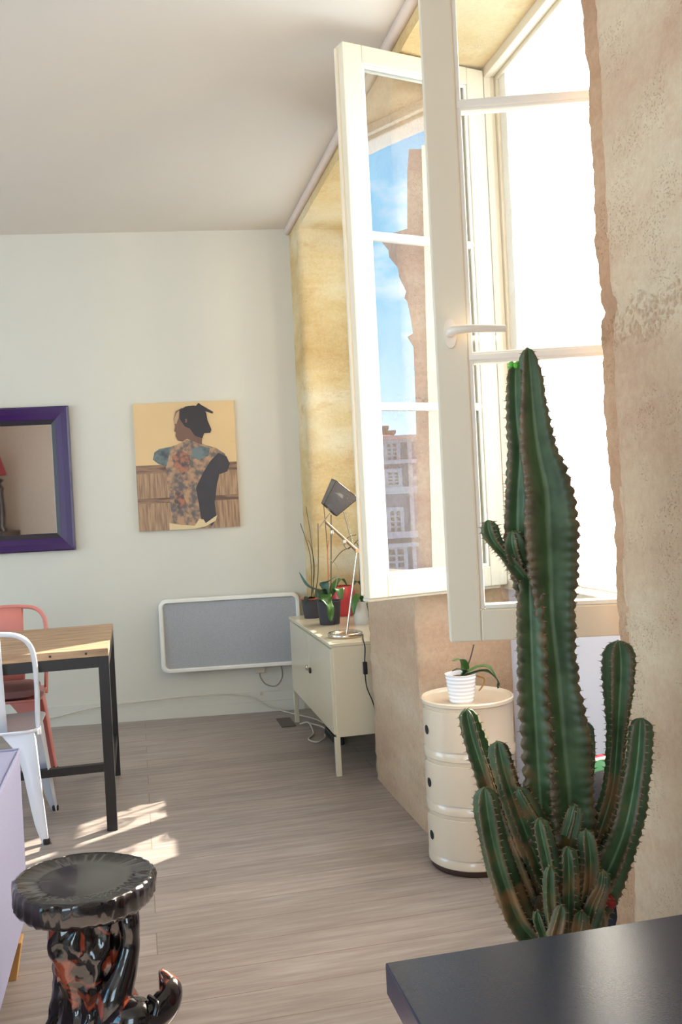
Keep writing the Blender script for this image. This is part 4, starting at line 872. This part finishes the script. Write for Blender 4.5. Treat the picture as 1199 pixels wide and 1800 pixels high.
# ------------------------------------------------------------------ sofa, left edge
def sofa():
    x1 = -.376; y1 = 2.952; h = thing('sofa', 'lilac grey fabric sofa with square arm and light wooden feet at left edge', 'sofa', (-1.3, 2.4, 0))
    fab = mat('lilac_grey_fabric', rgb(166, 166, 196), .95, nscale=160, vary=.10, bump=.6, bscale=500, bdist=.001)
    wood = mat('light_beech', rgb(214, 164, 98), .45, nscale=10, stretch=(4, 4, .6), vary=.1)
    mb = MB(); mb.box((x1-.17, y1-.92, .105), (x1, y1, .595)); arm = inherit(mb.build('armrest', fab, h, bevel=.012), h)
    mb = MB(); mb.tube([(x1-.165, y1-.002, .597), (x1+.000, y1-.002, .597), (x1+.000, y1-.92, .597)], .0035, 8); mb.build('piping', fab, arm)
    mb = MB(); mb.box((-2.35, y1-.92, .105), (-2.18, y1, .595)); mb.build('armrest', fab, h, bevel=.012)
    mb = MB(); mb.box((-2.18, y1-.92, .105), (x1-.17, y1-.01, .26)); mb.build('seat_base', fab, h, bevel=.01)
    mb = MB(); mb.box((-2.17, y1-.92, .26), (x1-.18, y1-.70, .60)); mb.build('backrest', fab, h, bevel=.03)
    for a, b in ((-2.17, -1.365), (-1.36, x1-.18)): mb = MB(); mb.box((a, y1-.69, .262), (b, y1-.005, .42)); mb.build('seat_cushion', fab, h, bevel=.035)
    for lx in (x1-.060, -2.30):
        for ly in (y1-.225, y1-.84):
            mb = MB(); vs = [V((lx+a, ly+b, 0)) for a, b in ((.010, .004), (.046, .004), (.046, .040), (.010, .040))]+[V((lx+a, ly+b, .106)) for a, b in ((0, 0), (.065, 0), (.065, .06), (0, .06))]
            mb.add(vs, [(0, 3, 2, 1), (4, 5, 6, 7), (0, 1, 5, 4), (1, 2, 6, 5), (2, 3, 7, 6), (3, 0, 4, 7)]); mb.build('foot', wood, h, smooth=False, bevel=.002)
sofa()

# ------------------------------------------------------------------ carved lacquered stool
def stool():
    S = onz((147, 1540), .46); cx, cy = S.x, S.y; h = thing('carved_stool', 'glossy black carved wooden stool with round slab seat and curled foot', 'stool', (cx, cy, 0))
    M_ = bpy.data.materials.new('black_red_lacquer'); M_.use_nodes = True; nt = M_.node_tree; N = nt.nodes; L = nt.links; b = N['Principled BSDF']
    geo = N.new('ShaderNodeNewGeometry'); no = N.new('ShaderNodeTexNoise'); L.new(geo.outputs['Position'], no.inputs['Vector']); no.inputs['Scale'].default_value = 9; no.inputs['Detail'].default_value = 3; no.inputs['Distortion'].default_value = 1.2
    cr = N.new('ShaderNodeValToRGB'); L.new(no.outputs[0], cr.inputs[0]); cr.color_ramp.elements[0].position = .53; cr.color_ramp.elements[0].color = rgb(18, 14, 16); cr.color_ramp.elements[1].position = .57; cr.color_ramp.elements[1].color = rgb(138, 62, 40)
    L.new(cr.outputs[0], b.inputs['Base Color']); b.inputs['Roughness'].default_value = .12; b.inputs['Coat Weight'].default_value = .8
    n2 = N.new('ShaderNodeTexNoise'); L.new(geo.outputs['Position'], n2.inputs['Vector']); n2.inputs['Scale'].default_value = 26; bp = N.new('ShaderNodeBump'); bp.inputs['Strength'].default_value = .35; bp.inputs['Distance'].default_value = .006; L.new(n2.outputs[0], bp.inputs['Height']); L.new(bp.outputs[0], b.inputs['Normal'])
    top_m = mat('dark_lacquer_top', rgb(52, 48, 50), .16, nscale=10, col2=rgb(26, 22, 24), ramp=(.45, .58), coat=.4)
    RM = Matrix.Translation((cx, cy, .46)) @ Matrix.Rotation(math.radians(2.2), 4, 'Y')
    mb = MB(); seg = 120; rings = [(.86, -.062), (.95, -.058), (1.0, -.045), (1.0, -.012), (.985, -.003), (.965, 0), (.93, -.003), (.6, -.005), (.3, -.004), (.02, -.004)]; R0 = .158; vs = []
    for k, z in rings:
        for j in range(seg):
            a = 2*math.pi*j/seg; w = 1+.018*math.sin(3*a+.7)+.012*math.sin(5*a)
            fl = (1+.030*abs(math.sin(a*19+2.5*noise.noise(V((math.cos(a)*2, math.sin(a)*2, z*8)))))*(1 if z < -.002 and k > .9 else 0)+.028*noise.noise(V((math.cos(a)*6, math.sin(a)*6, z*20)))*(k > .9))
            vs.append(RM @ V((R0*k*w*fl*math.cos(a), R0*k*w*fl*math.sin(a), z)))
    n = len(rings); mb.add(vs, [(i*seg+j, i*seg+(j+1) % seg, (i+1)*seg+(j+1) % seg, (i+1)*seg+j) for i in range(n-1) for j in range(seg)]+[tuple(range(seg-1, -1, -1)), tuple(range((n-1)*seg, n*seg))])
    for f_i in range(len(mb.f)): mb.mi[f_i] = 1 if f_i >= 5*seg else 0
    mb.build('slab_seat', [mat('black_lacquer_rim', rgb(22, 18, 20), .14, coat=.8, bump=.5, nscale=14, bscale=30, bdist=.004), top_m], h, angle=50)
    # trunk, gnarled; wider toward the floor
    mb = MB(); seg = 72; nz = 60; vs = []
    for i in range(nz+1):
        t = i/nz; z = .40*t; r = .108-.030*t+.02*(1-t)**3+.010*math.sin(t*9); ox = .015-.012*t
        for j in range(seg):
            a = 2*math.pi*j/seg; q = V((math.cos(a), math.sin(a), z*4)); rr_ = r*(1+.08*math.sin(3*a+2*t)+.20*noise.noise(q*1.9)+.16*noise.noise(q*3.7)+.09*noise.noise(q*8)+.02*math.sin(a*17+4*noise.noise(q*2)))
            vs.append(V((cx+ox+rr_*math.cos(a), cy+rr_*math.sin(a)*.9, z+.0)))
    mb.add(vs, [(i*seg+j, i*seg+(j+1) % seg, (i+1)*seg+(j+1) % seg, (i+1)*seg+j) for i in range(nz) for j in range(seg)]+[tuple(range(seg-1, -1, -1)), tuple(range(nz*seg, (nz+1)*seg))]); tk = inherit(mb.build('trunk', M_, h, angle=70), h)
    y = cy-.05
    # side limb hugging the trunk on the right
    mb = MB(); P = smooth_path([U((218, 1585), cy-.01), U((226, 1615), y), U((228, 1660), y), U((218, 1705), y-.01), U((200, 1760), y-.02), U((190, 1830), y)], 6); mb.tube(P, lerp_list([.022, .026, .022, .026, .034, .045, .05], len(P)), 18); mb.build('side_limb', M_, h)
    # knob of bark under the seat
    mb = MB(); P = smooth_path([U((205, 1575), y), U((222, 1582), y-.02), U((246, 1578), y-.01)], 5); mb.tube(P, lerp_list([.012, .020, .008], len(P)), 12); mb.build('bark_knob', M_, h)
    # curled foot rising at the right
    mb = MB(); P = smooth_path([U((200, 1800), y-.02), U((235, 1790), y-.05), U((262, 1788), y-.05), U((285, 1768), y-.04), U((297, 1742), y-.03), U((291, 1722), y-.02), U((282, 1706), y-.02)], 7)
    mb.tube(P, lerp_list([.050, .048, .040, .036, .033, .026, .016, .005], len(P)), 22, shape=lambda a, t: 1+.10*math.sin(3*a)*(t > .3)); mb.build('curled_foot', M_, h)
    mb = MB(); P = smooth_path([U((262, 1752), y-.05), U((276, 1764), y-.08), U((272, 1785), y-.09)], 5); mb.tube(P, .006, 10); mb.build('foot_ridge', M_, h)
stool()

# ------------------------------------------------------------------ dark table in the foreground
def desk():
    x0, x1, y1, y0, T = .263, 1.0, 1.058, -.35, .75
    h = thing('black_table', 'matt black tabletop in the bottom right corner of the view', 'table', ((x0+x1)/2, (y0+y1)/2, 0))
    M_ = mat('matt_black_laminate', rgb(43, 47, 68), .24, nscale=300, vary=.15, bump=.12, bscale=600, bdist=.0006)
    mb = MB(); mb.box((x0, y0, T-.038), (x1, y1, T)); mb.build('tabletop', M_, h, smooth=False, bevel=.002)
    for lx in (x0+.06, x1-.11):
        for ly in (y0+.06, y1-.16): mb = MB(); mb.box((lx, ly, 0), (lx+.05, ly+.05, T-.038)); mb.build('leg', M_, h, smooth=False, bevel=.002)
desk()

# ------------------------------------------------------------------ candelabra cactus
def cactus():
    base = V((.80, 1.62, 0)); h = thing('candelabra_cactus', 'tall many-armed green cactus with ribbed columns in red pot before the window', 'cactus', base)
    M_ = bpy.data.materials.new('cactus_skin'); M_.use_nodes = True; nt = M_.node_tree; N = nt.nodes; L = nt.links; b = N['Principled BSDF']
    at_ = N.new('ShaderNodeAttribute'); at_.attribute_name = 'rib'; cr = N.new('ShaderNodeValToRGB'); L.new(at_.outputs['Fac'], cr.inputs[0]); e = cr.color_ramp.elements
    e[0].position = 0; e[0].color = rgb(108, 130, 98); e[1].position = 1; e[1].color = rgb(116, 94, 72)
    for p_, c_ in ((.03, rgb(90, 114, 80)), (.08, rgb(78, 104, 70)), (.5, rgb(72, 94, 62)), (.80, rgb(70, 82, 54)), (.93, rgb(96, 82, 62))): k = e.new(p_); k.color = c_
    geo = N.new('ShaderNodeNewGeometry'); no = N.new('ShaderNodeTexNoise'); L.new(geo.outputs['Position'], no.inputs['Vector']); no.inputs['Scale'].default_value = 22; no.inputs['Detail'].default_value = 6
    mx = N.new('ShaderNodeMixRGB'); mx.blend_type = 'MULTIPLY'; mx.inputs[0].default_value = .9; L.new(cr.outputs[0], mx.inputs[1])
    r2 = N.new('ShaderNodeValToRGB'); L.new(no.outputs[0], r2.inputs[0]); r2.color_ramp.elements[0].position = .35; r2.color_ramp.elements[0].color = (.55, .6, .5, 1); r2.color_ramp.elements[1].position = .6; r2.color_ramp.elements[1].color = (1.1, 1.1, 1.05, 1); L.new(r2.outputs[0], mx.inputs[2])
    # corky brown skin on the old wood near the soil
    sp = N.new('ShaderNodeSeparateXYZ'); L.new(geo.outputs['Position'], sp.inputs[0]); mr = N.new('ShaderNodeMapRange'); L.new(sp.outputs['Z'], mr.inputs[0]); mr.inputs[1].default_value = .95; mr.inputs[2].default_value = .45; mr.inputs[3].default_value = -.12; mr.inputs[4].default_value = .22
    n3 = N.new('ShaderNodeTexNoise'); L.new(geo.outputs['Position'], n3.inputs['Vector']); n3.inputs['Scale'].default_value = 11; ad = N.new('ShaderNodeMath'); ad.operation = 'ADD'; L.new(n3.outputs[0], ad.inputs[0]); L.new(mr.outputs[0], ad.inputs[1])
    r3 = N.new('ShaderNodeValToRGB'); L.new(ad.outputs[0], r3.inputs[0]); r3.color_ramp.elements[0].position = .60; r3.color_ramp.elements[1].position = .70
    m2 = N.new('ShaderNodeMixRGB'); L.new(r3.outputs[0], m2.inputs[0]); L.new(mx.outputs[0], m2.inputs[1]); m2.inputs[2].default_value = rgb(132, 100, 66)
    L.new(m2.outputs[0], b.inputs['Base Color']); b.inputs['Roughness'].default_value = .45; b.inputs['Subsurface Weight'].default_value = .25; b.inputs['Subsurface Radius'].default_value = (.01, .03, .006); b.inputs['Subsurface Scale'].default_value = .6
    sp_m = mat('cactus_spine', rgb(150, 118, 92), .6)
    def column(name, px, dep, wid, N_=5, phase=0, twist=.5, valley=.42, spine=.007, cren=.06, pitch=.016, tip=None, mats=None, depth_scale=1.0):
        """px: list of photo points from the foot to the tip; dep: distance at each; wid: half width in photo pixels at each"""
        pts = [at(p, d) for p, d in zip(px, dep)]; R = [w*d/F_PX for w, d in zip(wid, dep)]
        k = 10; P = smooth_path(pts, k); RR = [r.x for r in smooth_path([(r, 0, 0) for r in R], k)]
        # resample evenly
        Ls = [0]
        for i in range(1, len(P)): Ls.append(Ls[-1]+(P[i]-P[i-1]).length)
        Lt = Ls[-1]; n = max(12, int(Lt/.004)); Q = []; rq = []
        j = 0
        for i in range(n+1):
            s = Lt*i/n
            while j < len(Ls)-2 and Ls[j+1] < s: j += 1
            t = (s-Ls[j])/max(1e-9, Ls[j+1]-Ls[j]); Q.append(P[j].lerp(P[j+1], t)); rq.append(RR[j]+(RR[j+1]-RR[j])*t)
        # rounded tip
        for i in range(n+1):
            s = Lt*(1-i/n); lim = rq[i]*1.1 if rq[i] else .01
            lim = max(lim, .012)
            if s < lim: rq[i] *= math.sqrt(max(.02, 1-(1-s/lim)**2))
        seg = N_*12; mb = MB(); at_v = []; toCam = (CP-Q[0]); 
        nrm = toCam.normalized(); vs = []; spines = []
        seed = px[0][0]*.13+px[-1][1]*.07
        for i in range(n+1):
            t = (Q[min(i+1, n)]-Q[max(i-1, 0)]).normalized(); nrm = (nrm-t*nrm.dot(t)).normalized(); bn = t.cross(nrm); s = Lt*i/n
            for j in range(seg):
                a = 2*math.pi*j/seg; rib = int(round(j/seg*N_)) % N_
                c_ = .5+.5*math.cos(N_*a); w_ = c_**1.5
                cr_ = cren*(abs(math.sin(math.pi*(s/pitch+rib*.37)))-.5)*w_**3
                bulge = (.17*noise.noise(V((seed+rib*3.3, s*9, 0)))+.07*noise.noise(V((seed+rib*3.3, s*30, 5))))*w_
                r = rq[i]*(valley+(1-valley)*w_*(1+0)+cr_+bulge)
                aa = a+phase+twist*s; q = Q[i]+(nrm*math.cos(aa)+bn*math.sin(aa))*r; vs.append(q); at_v.append(w_ if c_ > .0001 else 0)
                if j % 12 == 0 and i and i % max(1, int(pitch/(Lt/n))) == (rib*2) % max(1, int(pitch/(Lt/n))): spines.append((q, (nrm*math.cos(aa)+bn*math.sin(aa)), t, bn*math.cos(aa)-nrm*math.sin(aa)))
        fs = [(i*seg+j, i*seg+(j+1) % seg, (i+1)*seg+(j+1) % seg, (i+1)*seg+j) for i in range(n) for j in range(seg)]+[tuple(range(seg-1, -1, -1)), tuple(range(n*seg, (n+1)*seg))]
        mb.add(vs, fs); 
        for q, o_, t_, s_ in spines:
            for sg in (-1, 1):
                d_ = (o_+s_*sg*.7+t_*random.uniform(-.2, .4)).normalized(); ln = spine*random.uniform(.6, 1.2); u_ = t_*.0009; w3 = s_*.0009
                mb.add([q-u_-o_*.001, q+u_-o_*.001, q+w3*sg-o_*.001, q+d_*ln], [(0, 1, 3), (1, 2, 3), (2, 0, 3)], 1); at_v += [.5]*4
            # woolly areole
            e_ = .0017; mb.add([q+o_*e_, q+t_*e_, q+s_*e_, q-t_*e_, q-s_*e_], [(0, 1, 2), (0, 2, 3), (0, 3, 4), (0, 4, 1)], 1); at_v += [.5]*5
        mb.at = at_v; return mb.build(name, mats or [M_, sp_m], h, angle=75)
    bright = [M_, sp_m]
    # the great trunk: two ribs close to us, flank facing the camera
    column('column', [(988, 1655), (988, 1560), (992, 1470), (990, 1390), (980, 1280), (972, 1180), (962, 1080), (957, 1000), (953, 920), (950, 860), (938, 790), (932, 720), (930, 670), (927, 612)],
           [1.72]*4+[1.71]*4+[1.70]*6, [44, 48, 54, 56, 53, 48, 46, 58, 63, 58, 46, 34, 24, 12], 4, phase=-.30, twist=-.10, valley=.40, spine=.007, cren=.11, pitch=.019)
    column('column', [(950, 1180), (932, 1060), (912, 960), (910, 880), (914, 800), (908, 735), (906, 690), (906, 645)], [1.72, 1.71, 1.705, 1.70, 1.70, 1.705, 1.71, 1.72], [26, 28, 30, 28, 26, 24, 21, 16], 4, phase=.75, twist=.1, valley=.42, cren=.22, pitch=.018)
    column('column', [(958, 1480), (950, 1400), (943, 1300), (937, 1200), (933, 1100), (930, 1010)], [1.70, 1.70, 1.69, 1.685, 1.69, 1.70], [34, 34, 34, 32, 30, 24], 4, phase=.75, twist=.1, valley=.4, cren=.34, pitch=.026)
    # bud like offset on the trunk and the small elbow arm
    column('arm', [(925, 1015), (905, 990), (888, 972), (872, 955), (862, 936), (858, 914)], [1.70, 1.69, 1.685, 1.68, 1.68, 1.68], [20, 20, 15, 14, 17, 14], 5, phase=.3, cren=.12, pitch=.010, spine=.008)
    column('offset', [(915, 985), (906, 960), (902, 932)], [1.685, 1.67, 1.665], [20, 21, 16], 5, cren=.16, pitch=.010)
    # the two right hand arms
    column('arm', [(1000, 1590), (1030, 1520), (1058, 1450), (1077, 1380), (1084, 1300), (1087, 1235), (1089, 1175), (1087, 1126)], [1.72, 1.73, 1.74, 1.74, 1.74, 1.73, 1.73, 1.73], [26, 27, 22, 18, 18, 25, 30, 27], 5, phase=.63, twist=.6, cren=.12, pitch=.016)
    column('arm', [(1000, 1640), (1035, 1590), (1072, 1530), (1100, 1460), (1115, 1390), (1124, 1320), (1127, 1262)], [1.70, 1.69, 1.68, 1.67, 1.67, 1.67, 1.67], [30, 36, 34, 30, 26, 24, 20], 5, phase=.5, twist=.3, cren=.13, pitch=.016)
    column('arm', [(1010, 1500), (1026, 1400), (1033, 1330), (1032, 1270)], [1.76, 1.77, 1.77, 1.77], [14, 13, 13, 11], 5)
    # left hand arms
    column('arm', [(945, 1600), (905, 1500), (873, 1420), (850, 1350), (832, 1295), (820, 1246)], [1.72, 1.73, 1.74, 1.74, 1.74, 1.74], [24, 24, 24, 23, 21, 16], 5, phase=.2, twist=.5, cren=.14, pitch=.017)
    column('arm', [(985, 1610), (952, 1530), (923, 1460), (900, 1400), (884, 1350), (874, 1303)], [1.71, 1.70, 1.69, 1.69, 1.69, 1.69], [24, 25, 24, 22, 22, 19], 5, phase=.6, twist=.4, cren=.13, pitch=.016)
    column('arm', [(960, 1665), (912, 1610), (885, 1540), (868, 1480), (858, 1430), (852, 1384)], [1.69, 1.67, 1.66, 1.66, 1.66, 1.66], [26, 29, 27, 25, 24, 20], 5, phase=.1, twist=.5, cren=.07, pitch=.013)
    column('arm', [(968, 1480), (945, 1440), (928, 1412), (912, 1384)], [1.68, 1.67, 1.66, 1.66], [17, 16, 15, 12], 4, cren=.08)
    # short shoots round the foot
    for q in (([(990, 1600), (972, 1540), (958, 1480), (948, 1438)], 1.62, [18, 19, 18, 15]), ([(1000, 1640), (1001, 1580), (1001, 1530), (998, 1488)], 1.60, [18, 18, 17, 14]), ([(975, 1640), (969, 1590), (967, 1550), (968, 1522)], 1.585, [14, 14, 13, 10]),
              ([(1015, 1640), (1032, 1570), (1036, 1510), (1030, 1458)], 1.62, [22, 22, 20, 14]), ([(1030, 1640), (1045, 1590), (1058, 1560), (1062, 1530)], 1.60, [18, 18, 14, 10]), ([(965, 1660), (950, 1620), (945, 1600)], 1.6, [14, 14, 9]), ([(1040, 1650), (1052, 1620), (1056, 1600)], 1.62, [22, 20, 14]), ([(1000, 1470), (1008, 1440), (1012, 1415)], 1.64, [18, 16, 12]), ([(975, 1650), (985, 1610), (988, 1590)], 1.57, [16, 14, 10]), ([(1015, 1660), (1020, 1620), (1022, 1600)], 1.575, [18, 16, 12])):
        column('shoot', q[0], [q[1]]*len(q[0]), q[2], 5, phase=random.random()*3, cren=.14, pitch=.013, spine=.006)
    # fresh bright tip
    fresh = mat('fresh_cactus_tip', rgb(104, 190, 66), .4)
    mb = MB(); c = at((904, 648), 1.72)
    for k in range(7):
        a = k*2.4; mb.lathe([(0, 0), (.004, .002), (.0055, .007), (.003, .012), (0, .013)], 8, c=c+V((math.cos(a)*.007*(k > 0), math.sin(a)*.007*(k > 0), .001*k-.004)))
    mb.build('young_leaves', fresh, h)
    fl = mat('red_blossom', rgb(150, 34, 40), .6); mb = MB(); c = at((1066, 1592), 1.64)
    for k in range(9): a = k*.7; mb.lathe([(0, 0), (.006, .003), (.007, .010), (0, .016)], 8, c=c+V((math.cos(a)*.010, math.sin(a)*.010, math.sin(a*2)*.004)))
    mb.build('blossom', fl, h)
    # pot and soil (mostly behind the table edge)
    cz = V((.0, 0, 0)); c0 = at((1003, 1650), 1.70); c0.z = 0
    mb = MB(); mb.lathe([(0, 0), (.10, 0), (.11, .01), (.135, .33), (.143, .335), (.143, .36), (.132, .36), (.128, .345), (0, .345)], 56, c=c0); mb.build('pot', mat('red_glazed_pot', rgb(150, 44, 40), .3, coat=.3), h, angle=50)
    mb = MB(); mb.lathe([(0, .345), (.128, .345), (.11, .355), (.05, .365), (0, .37)], 40, c=c0); mb.build('soil', M_SOIL, h)
    mb = MB(); P = [c0+V((0, 0, .34)), c0+V((-.005, 0, .42)), at((990, 1640), 1.68), at((990, 1580), 1.70)]; mb.tube(smooth_path(P, 5), lerp_list([.075, .07, .055, .042], 16), 28, shape=lambda a, t: 1+.16*math.sin(5*a)+.06*math.sin(11*a)); mb.build('woody_foot', mat('corky_bark', rgb(96, 76, 54), .9, nscale=30, vary=.35, bump=.6), h)
cactus()

# ------------------------------------------------------------------ floor lamp far behind, seen in the mirror
def back_lamp():
    x, y = -4.335, -2.75; h = thing('table_lamp', 'lamp with red shade on dark turned stem, seen only in the mirror', 'lamp', (x, y, 1.1))
    mb = MB(); mb.lathe([(.22, 1.98), (.10, 2.36), (.095, 2.36), (.215, 1.98)], 40, c=(x, y, 0)); mb.build('lamp_shade', mat('red_shade_fabric', rgb(150, 52, 58), .8), h)
    mb = MB(); mb.lathe([(0, 1.1), (.19, 1.1), (.19, 1.13), (.16, 1.18), (.17, 1.4), (.15, 1.7), (.16, 1.78), (.12, 1.84), (.17, 1.90), (.05, 1.95), (.02, 2.0), (.02, 2.1), (0, 2.1)], 28, c=(x, y, 0)); mb.build('stem', mat('dark_turned_wood', rgb(48, 34, 34), .3), h)
back_lamp()
h = thing('tall_sideboard', 'dark tall sideboard under the red lamp by the rear wall, seen only in the mirror', 'sideboard', (-4.2, -2.85, 0)); M_SB = mat('dark_sideboard_wood', rgb(70, 50, 42), .4)
mb = MB(); mb.box((-4.58, -3.18, .08), (-4.10, -2.45, 1.1)); mb.build('body', M_SB, h, smooth=False, bevel=.004)
mb = MB(); mb.box((-4.56, -3.16, 0), (-4.14, -2.49, .08)); mb.build('plinth', M_DARK, h, smooth=False)
for o in bpy.data.objects:
    if 'base' in o: del o['base']
